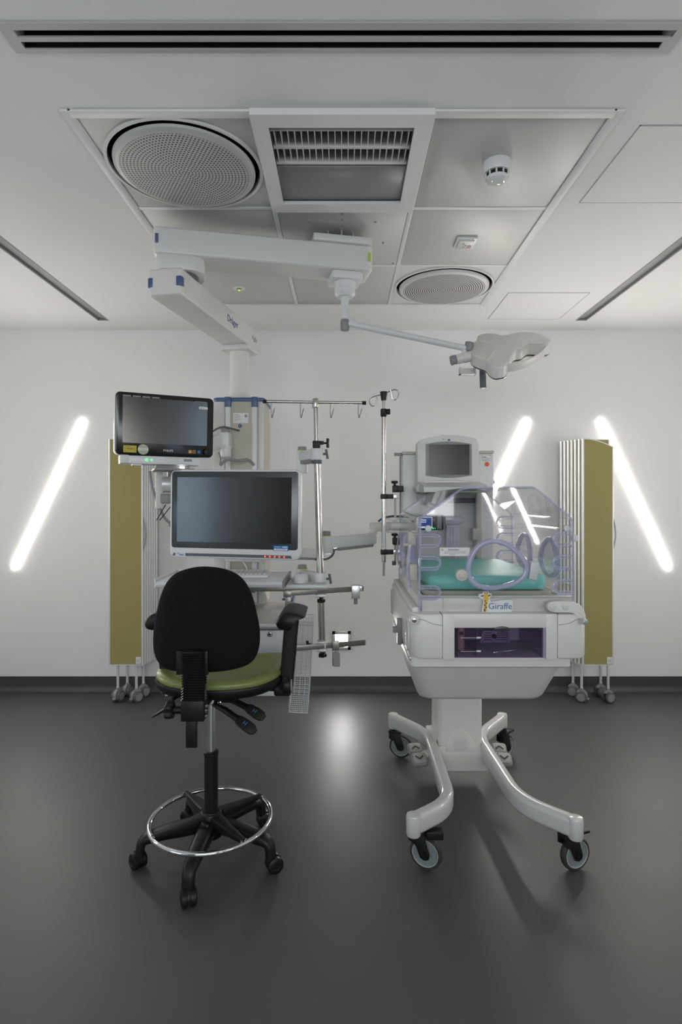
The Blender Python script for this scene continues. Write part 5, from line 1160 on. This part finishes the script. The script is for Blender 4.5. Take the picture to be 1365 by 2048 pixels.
b = nb(); cyl(b, (WX(1126, 4.18), 4.19, zB), (WX(1126, 4.18), 4.19, zT - .002), .011, seg=12); obj('hinge_post', b, m_grey, s2)

# ------------------------------------------------------------------ high work chair
CHX, CHY = -.525, 2.26
chr_ = thing('work_chair', 'black high swivel chair with lime seat and chrome foot ring, seen from behind', 'chair', (CHX, CHY, 0))
def CP(a, r, z): return Vector((CHX + r * math.cos(a), CHY + r * math.sin(a), z))
b = nb(); lathe(b, [(.001, .085), (.042, .085), (.050, .095), (.052, .13), (.046, .16), (.034, .185), (.001, .185)], (CHX, CHY, 0)); hubc = obj('base_hub', b, m_black, chr_)
for k, (a, sw) in enumerate(zip((math.radians(x) for x in (-94, -21, 51, 122, 197)), (-1.2, .5, .4, 2.6, 2.4))):
    pts = smooth_path([CP(a, .03, .135), CP(a, .17, .128), CP(a, .262, .112), CP(a, .268, .055)], .05, 6)
    R = []; n = len(pts)
    b = nb(); rad = [.034 - .012 * min(1, i / (n * .7)) for i in range(n)]
    rings = []
    for i, p in enumerate(pts):
        d = (pts[min(i + 1, n - 1)] - pts[max(i - 1, 0)]).normalized(); s = Vector((-math.sin(a), math.cos(a), 0)); u = s.cross(d).normalized()
        w2, h2 = rad[i] * 2.1, rad[i] * 1.5
        rings.append([p + s * q + u * v for q, v in rrect(w2, h2, h2 * .42, 3)])
    loft(b, rings); lg = obj('leg', b, m_black, chr_, ang=45)
    c = CP(a, .268, 0); m = Matrix.Translation(c) @ Matrix.Rotation(sw, 4, 'Z')
    b = nb(); cyl(b, (0, 0, .03), (0, 0, .07), .008, seg=12); prism(b, [(.032 * math.cos(t) + .012, .032 + .034 * math.sin(t)) for t in (PI * q / 12 for q in range(-1, 13))], 'y', -.006, .006, .001); b.transform(m); cs = obj('castor', b, m_black, lg)
    for s in (-1, 1):
        b = nb(); lathe(b, [(.001, 0), (.030, 0), (.031, .004), (.030, .017), (.022, .022), (.014, .0225), (.012, .020), (.001, .020)], (0, 0, 0), 28, Matrix.Translation((.012, s * .006, .031)) @ Matrix.Rotation(-s * PI / 2, 4, 'X')); b.transform(m); obj('wheel', b, m_black, cs)
b = nb(); lathe(b, [(.001, .17), (.027, .17), (.027, .405), (.029, .407), (.029, .418), (.026, .420), (.001, .420)], (CHX, CHY, 0)); obj('column_sleeve', b, m_black, chr_)
b = nb(); cyl(b, (CHX, CHY, .41), (CHX, CHY, .66), .0155); obj('gas_lift', b, m_chrome, chr_)
b = nb(); tube(b, [CP(2 * PI * k / 72, .235, .153) for k in range(72)], .0095, 12, closed=True); fr_ = obj('foot_ring', b, m_chrome, chr_)
b = nb(); lathe(b, [(.027, .135), (.042, .135), (.046, .145), (.046, .168), (.040, .18), (.027, .185)], (CHX, CHY, 0)); rb = obj('ring_hub', b, m_black, chr_)
for a in (math.radians(x) for x in (42, 130, 218, 313)):
    b = nb(); pts = [CP(a, .04, .158), CP(a, .12, .157), CP(a, .232, .162)]; rings = []
    s = Vector((-math.sin(a), math.cos(a), 0))
    for p, w2, h2 in zip(pts, (.05, .036, .018), (.04, .030, .016)): rings.append([p + s * q + Vector((0, 0, v)) for q, v in rrect(w2, h2, .004, 2)])
    loft(b, rings); sp = obj('ring_spoke', b, m_black, chr_)
    for da in (-.035, .035): b = nb(); q = CP(a + da, .233, .163); cyl(b, q, q + Vector((0, 0, .004)), .0045, seg=10); obj('ring_screw', b, m_chrome, sp)
kp = CP(math.radians(-100), .048, .15); knob(chr_, kp, (math.cos(math.radians(-100)), math.sin(math.radians(-100)), 0), .022, .03, 'ring_knob')
# seat
SX, SY = -.478, 2.27
def seat_out(s=1, e=0): return spline([(SX + x * s, SY + y * s) for x, y in ((-.245, -.02), (-.225, -.14), (-.15, -.215), (0, -.235), (.15, -.215), (.225, -.14), (.245, -.02), (.25, .12), (.215, .215), (.10, .245), (-.10, .245), (-.215, .215), (-.25, .12))], 4)
def sz(x, y): return -.045 * (y - 2.05) * .9 + .02 * ((x - SX) / .25) ** 2
def sring(z, s): return [Vector((x, y, z + sz(x, y))) for x, y in seat_out(s)]
b = nb(); loft(b, [sring(.690, .86), sring(.694, .95), sring(.706, .995), sring(.724, 1.008), sring(.730, 1.0)]); obj('seat_shell', b, m_black, chr_, ang=50)
b = nb(); loft(b, [sring(.727, .97), sring(.735, .995), sring(.748, .99), sring(.757, .955), sring(.760, .88), sring(.757, .7), sring(.752, .45), sring(.750, .2), sring(.750, .02)]); obj('seat', b, m_lime, chr_, ang=60)
b = nb(); box(b, CHX - .06, CHX + .13, 2.15, 2.36, .655, .695, .006); rcyl(b, (CHX - .02, 2.15, .668), (CHX + .10, 2.15, .668), .018, .003); mech = obj('tilt_mechanism', b, m_black, chr_)
b = nb(); rcyl(b, (CHX + .028, 2.12, .665), (CHX + .028, 2.16, .665), .016, .003); rcyl(b, (CHX + .062, 2.125, .655), (CHX + .062, 2.16, .655), .008, .002, 14); obj('mechanism_bolt', b, m_chrome, mech)
# backrest
def BP(px, py, Y): return (WX(px, Y), WZ(py, Y))
bo_ = spline([(410, 1134), (450, 1140), (480, 1158), (499, 1190), (510, 1232), (517, 1275), (512, 1312), (494, 1334), (455, 1344), (412, 1347), (362, 1347), (325, 1340), (304, 1318), (299, 1280), (306, 1230), (320, 1182), (342, 1152), (375, 1138)], 4)
BYb = 1.965
cb = BP(408, 1245, BYb)
def bring(s, Y, dy=0):
    out = []
    for px, py in bo_:
        x, z = BP(px, py, BYb); x = cb[0] + (x - cb[0]) * s; z = cb[1] + (z - cb[1]) * s
        out.append(Vector((x, Y + dy + .55 * (x - cb[0]) ** 2 - .10 * (z - cb[1]) ** 2 * 2, z)))
    return out
b = nb(); loft(b, [bring(.02, BYb - .020), bring(.3, BYb - .019), bring(.6, BYb - .015), bring(.82, BYb - .008), bring(.94, BYb + .002), bring(.99, BYb + .014), bring(1.0, BYb + .024), bring(.985, BYb + .032)]); bs = obj('backrest_shell', b, m_fabric, chr_, ang=60)
b = nb(); loft(b, [bring(.97, BYb + .030), bring(.98, BYb + .04), bring(.97, BYb + .06), bring(.9, BYb + .078), bring(.7, BYb + .088), bring(.3, BYb + .085), bring(.02, BYb + .082)]); obj('backrest', b, m_fabric, chr_, ang=60)
for sgn, pts in ((1, ((490, 1206), (476, 1212), (464, 1226), (458, 1245))), (-1, ((328, 1206), (337, 1213), (343, 1226), (346, 1244)))):
    v = []
    for px, py in pts:
        x, z = BP(px, py, BYb); v.append(Vector((x, BYb - .012 + .55 * (x - cb[0]) ** 2 + .004, z)))
    b = nb(); tube(b, [p + Vector((0, .003, 0)) for p in smooth_path(v, .03, 5)], .0035, 8); obj('fabric_crease', b, m_black, bs)
x0, z0 = BP(355, 1347, 1.95); x1, z1 = BP(418, 1299, 1.95)
b = nb(); prism(b, [(x0, z0), (x1, z0), (x1, z1), (x0, z1)], 'y', 1.932, 1.953, .004); obj('bracket_socket', b, m_black, bs)
bxc = WX(387, 1.925)
b = nb(); rings = []
NR = 20
for k in range(NR * 4 + 1):
    t = k / (NR * 4); z = .905 - .165 * t; Y = 1.924 + .012 * math.sin(PI * t) - .006 * t; x = bxc + .003 * t
    q = .5 - .5 * math.cos(2 * PI * k / 4); w2 = .068 + .014 * q; h2 = .030 + .012 * q
    rings.append([Vector((x + u, Y + v, z)) for u, v in rrect(w2, h2, .010, 3)])
loft(b, rings); obj('bellows_cover', b, m_black_s, chr_, ang=60) if 'm_black_s' in globals() else obj('bellows_cover', b, mat('shiny_black_rubber', G(.015), .16, noise=.02), chr_, ang=60)
b = nb(); box(b, WX(364, 1.93), WX(411, 1.93), 1.91, 1.975, WZ(1440, 1.93), WZ(1398, 1.93), .006); ab = obj('adjuster_block', b, m_black, chr_)
b = nb(); box(b, WX(372, 1.93), WX(395, 1.93), 1.925, 1.935, WZ(1495, 1.93), WZ(1436, 1.93), .003); box(b, WX(374, 1.93), WX(393, 1.93), 1.921, 1.926, WZ(1494, 1.93), WZ(1438, 1.93), .002); obj('back_bar', b, m_black, ab)
b = nb(); beam(b, (bxc, 1.95, .70), (CHX + .01, 2.17, .672), .055, .022, .004); obj('back_support_arm', b, m_black, chr_)
for px, py in ((406, 1412), (405, 1421), (405, 1432)): q = W(px + 5, py, 1.935); b = nb(); rcyl(b, q, q + Vector((.006, -.006, 0)), .006, .001, 14); obj('bolt', b, m_steel, ab)
b = nb(); rcyl(b, (WX(364, 1.94), 1.94, WZ(1420, 1.94)), (WX(348, 1.94), 1.94, WZ(1420, 1.94)), .012, .002); obj('knob_shaft', b, m_black, ab)
knob(ab, (WX(362, 1.94), 1.94, WZ(1420, 1.94)), (-1, 0, 0), .029, .052, 'tension_knob')
b = nb(); tube(b, smooth_path([(CHX - .05, 2.17, .672), (WX(345, 2.02), 2.05, WZ(1400, 2.02)), (WX(335, 1.98), 1.98, WZ(1415, 1.98))], .03), .006, 8); rings = []
for t, w2, h2 in ((0, .018, .010), (.2, .03, .012), (.7, .032, .010), (1, .018, .006)):
    c = Vector((WX(340, 1.97), 1.97, WZ(1414, 1.97))).lerp(Vector((WX(304, 1.95), 1.95, WZ(1434, 1.95))), t)
    rings.append([c + Vector((0, u * .5, 0)) + Vector((.25, 0, .96)) * v for u, v in rrect(w2, h2, .003, 2)])
loft(b, rings); obj('tilt_lever', b, m_black, chr_)
def lever(pA, pB, pC):
    b = nb(); tube(b, [pA, pA.lerp(pB, .5) + Vector((0, 0, .004)), pB], [.010, .012, .012], 10); l_ = obj('control_lever', b, m_black, chr_)
    d = (pC - pB).normalized(); u = Vector((.25, -.75, .6)).normalized(); s = d.cross(u).normalized(); u = s.cross(d).normalized(); rings = []
    for t, w2, h2 in ((-.2, .018, .014), (0, .034, .016), (.5, .04, .016), (.85, .036, .014), (1.0, .02, .008)): rings.append([pB.lerp(pC, t) + s * q + u * v for q, v in rrect(w2, h2, .003, 2)])
    b = nb(); loft(b, rings); pd = obj('lever_paddle', b, mat('paddle_black', G(.02), .3), l_)
    c = pB.lerp(pC, .4) + u * .0085
    b = nb()
    for o1, o2 in (((-.010, -.006), (.010, -.006)), ((-.010, .006), (.010, .006)), ((0, -.006), (0, .006))):
        beam(b, c + s * o1[0] * .8 + d * o1[1], c + s * o2[0] * .8 + d * o2[1], .0022, .001, 0, up=u)
    obj('paddle_symbol', b, m_slate, pd)
lever(W(428, 1408, 2.14), W(478, 1440, 2.05), W(511, 1464, 2.0)); lever(W(450, 1396, 2.2), W(498, 1417, 2.12), W(529, 1436, 2.08))
# arm rests
ACX = -.464
for s in (-1, 1):
    ax = -.202 if s > 0 else -.694
    prof_ = [(WX(px, 2.12) + .202, WZ(py, 2.12)) for px, py in ((551, 1249), (555, 1238), (564, 1229), (577, 1225.5), (592, 1227), (607, 1232), (610, 1236), (601, 1239), (592, 1245), (587, 1254), (584, 1261), (570, 1262), (556, 1259))]
    cu_ = sum(p[0] for p in prof_) / len(prof_); cz_ = sum(p[1] for p in prof_) / len(prof_)
    b = nb(); rings = []
    for t, e in ((0, .80), (.03, .93), (.09, 1), (.5, 1.0), (.85, .98), (.95, .85), (1, .6)):
        rings.append([Vector((ax + (cu_ + (u - cu_) * e), 2.115 + .25 * t, cz_ + (z - cz_) * e)) for u, z in spline(prof_, 3)])
    loft(b, rings); obj('arm_pad', b, m_black, chr_, ang=60)
    b = nb(); pts = smooth_path([(ax + s * .004, 2.2, .955), (ax + s * .000, 2.2, .92), (ax - s * .010, 2.2, .80), (ax - s * .020, 2.2, .70)], .05)
    tube(b, pts, 0, prof=rrect(.055, .034, .010, 3), up=(0, 1, 0)); ap = obj('arm_post', b, m_black, chr_, ang=45)
    b = nb(); tube(b, smooth_path([(ax - s * .02, 2.2, .74), (ax - s * .024, 2.2, .695), (ax - s * .08, 2.22, .69), (ax - s * .17, 2.25, .688)], .03), 0, prof=rrect(.05, .03, .008, 3), up=(0, 0, 1)); obj('arm_bracket', b, m_black, chr_)
    b = nb(); rcyl(b, (ax - s * .03, 2.2, .70), (ax + s * .0, 2.2, .70), .034, .005); kk = obj('arm_knob', b, m_black, chr_)
    b = nb(); rcyl(b, (ax + s * .0, 2.2, .702), (ax + s * .006, 2.2, .702), .031, .002); obj('knob_cap', b, m_grey, kk)
    b = nb(); box(b, ax - s * .045 - .02, ax - s * .01 + .01, 2.18, 2.24, .662, .70, .008); obj('arm_clamp', b, m_black, chr_)
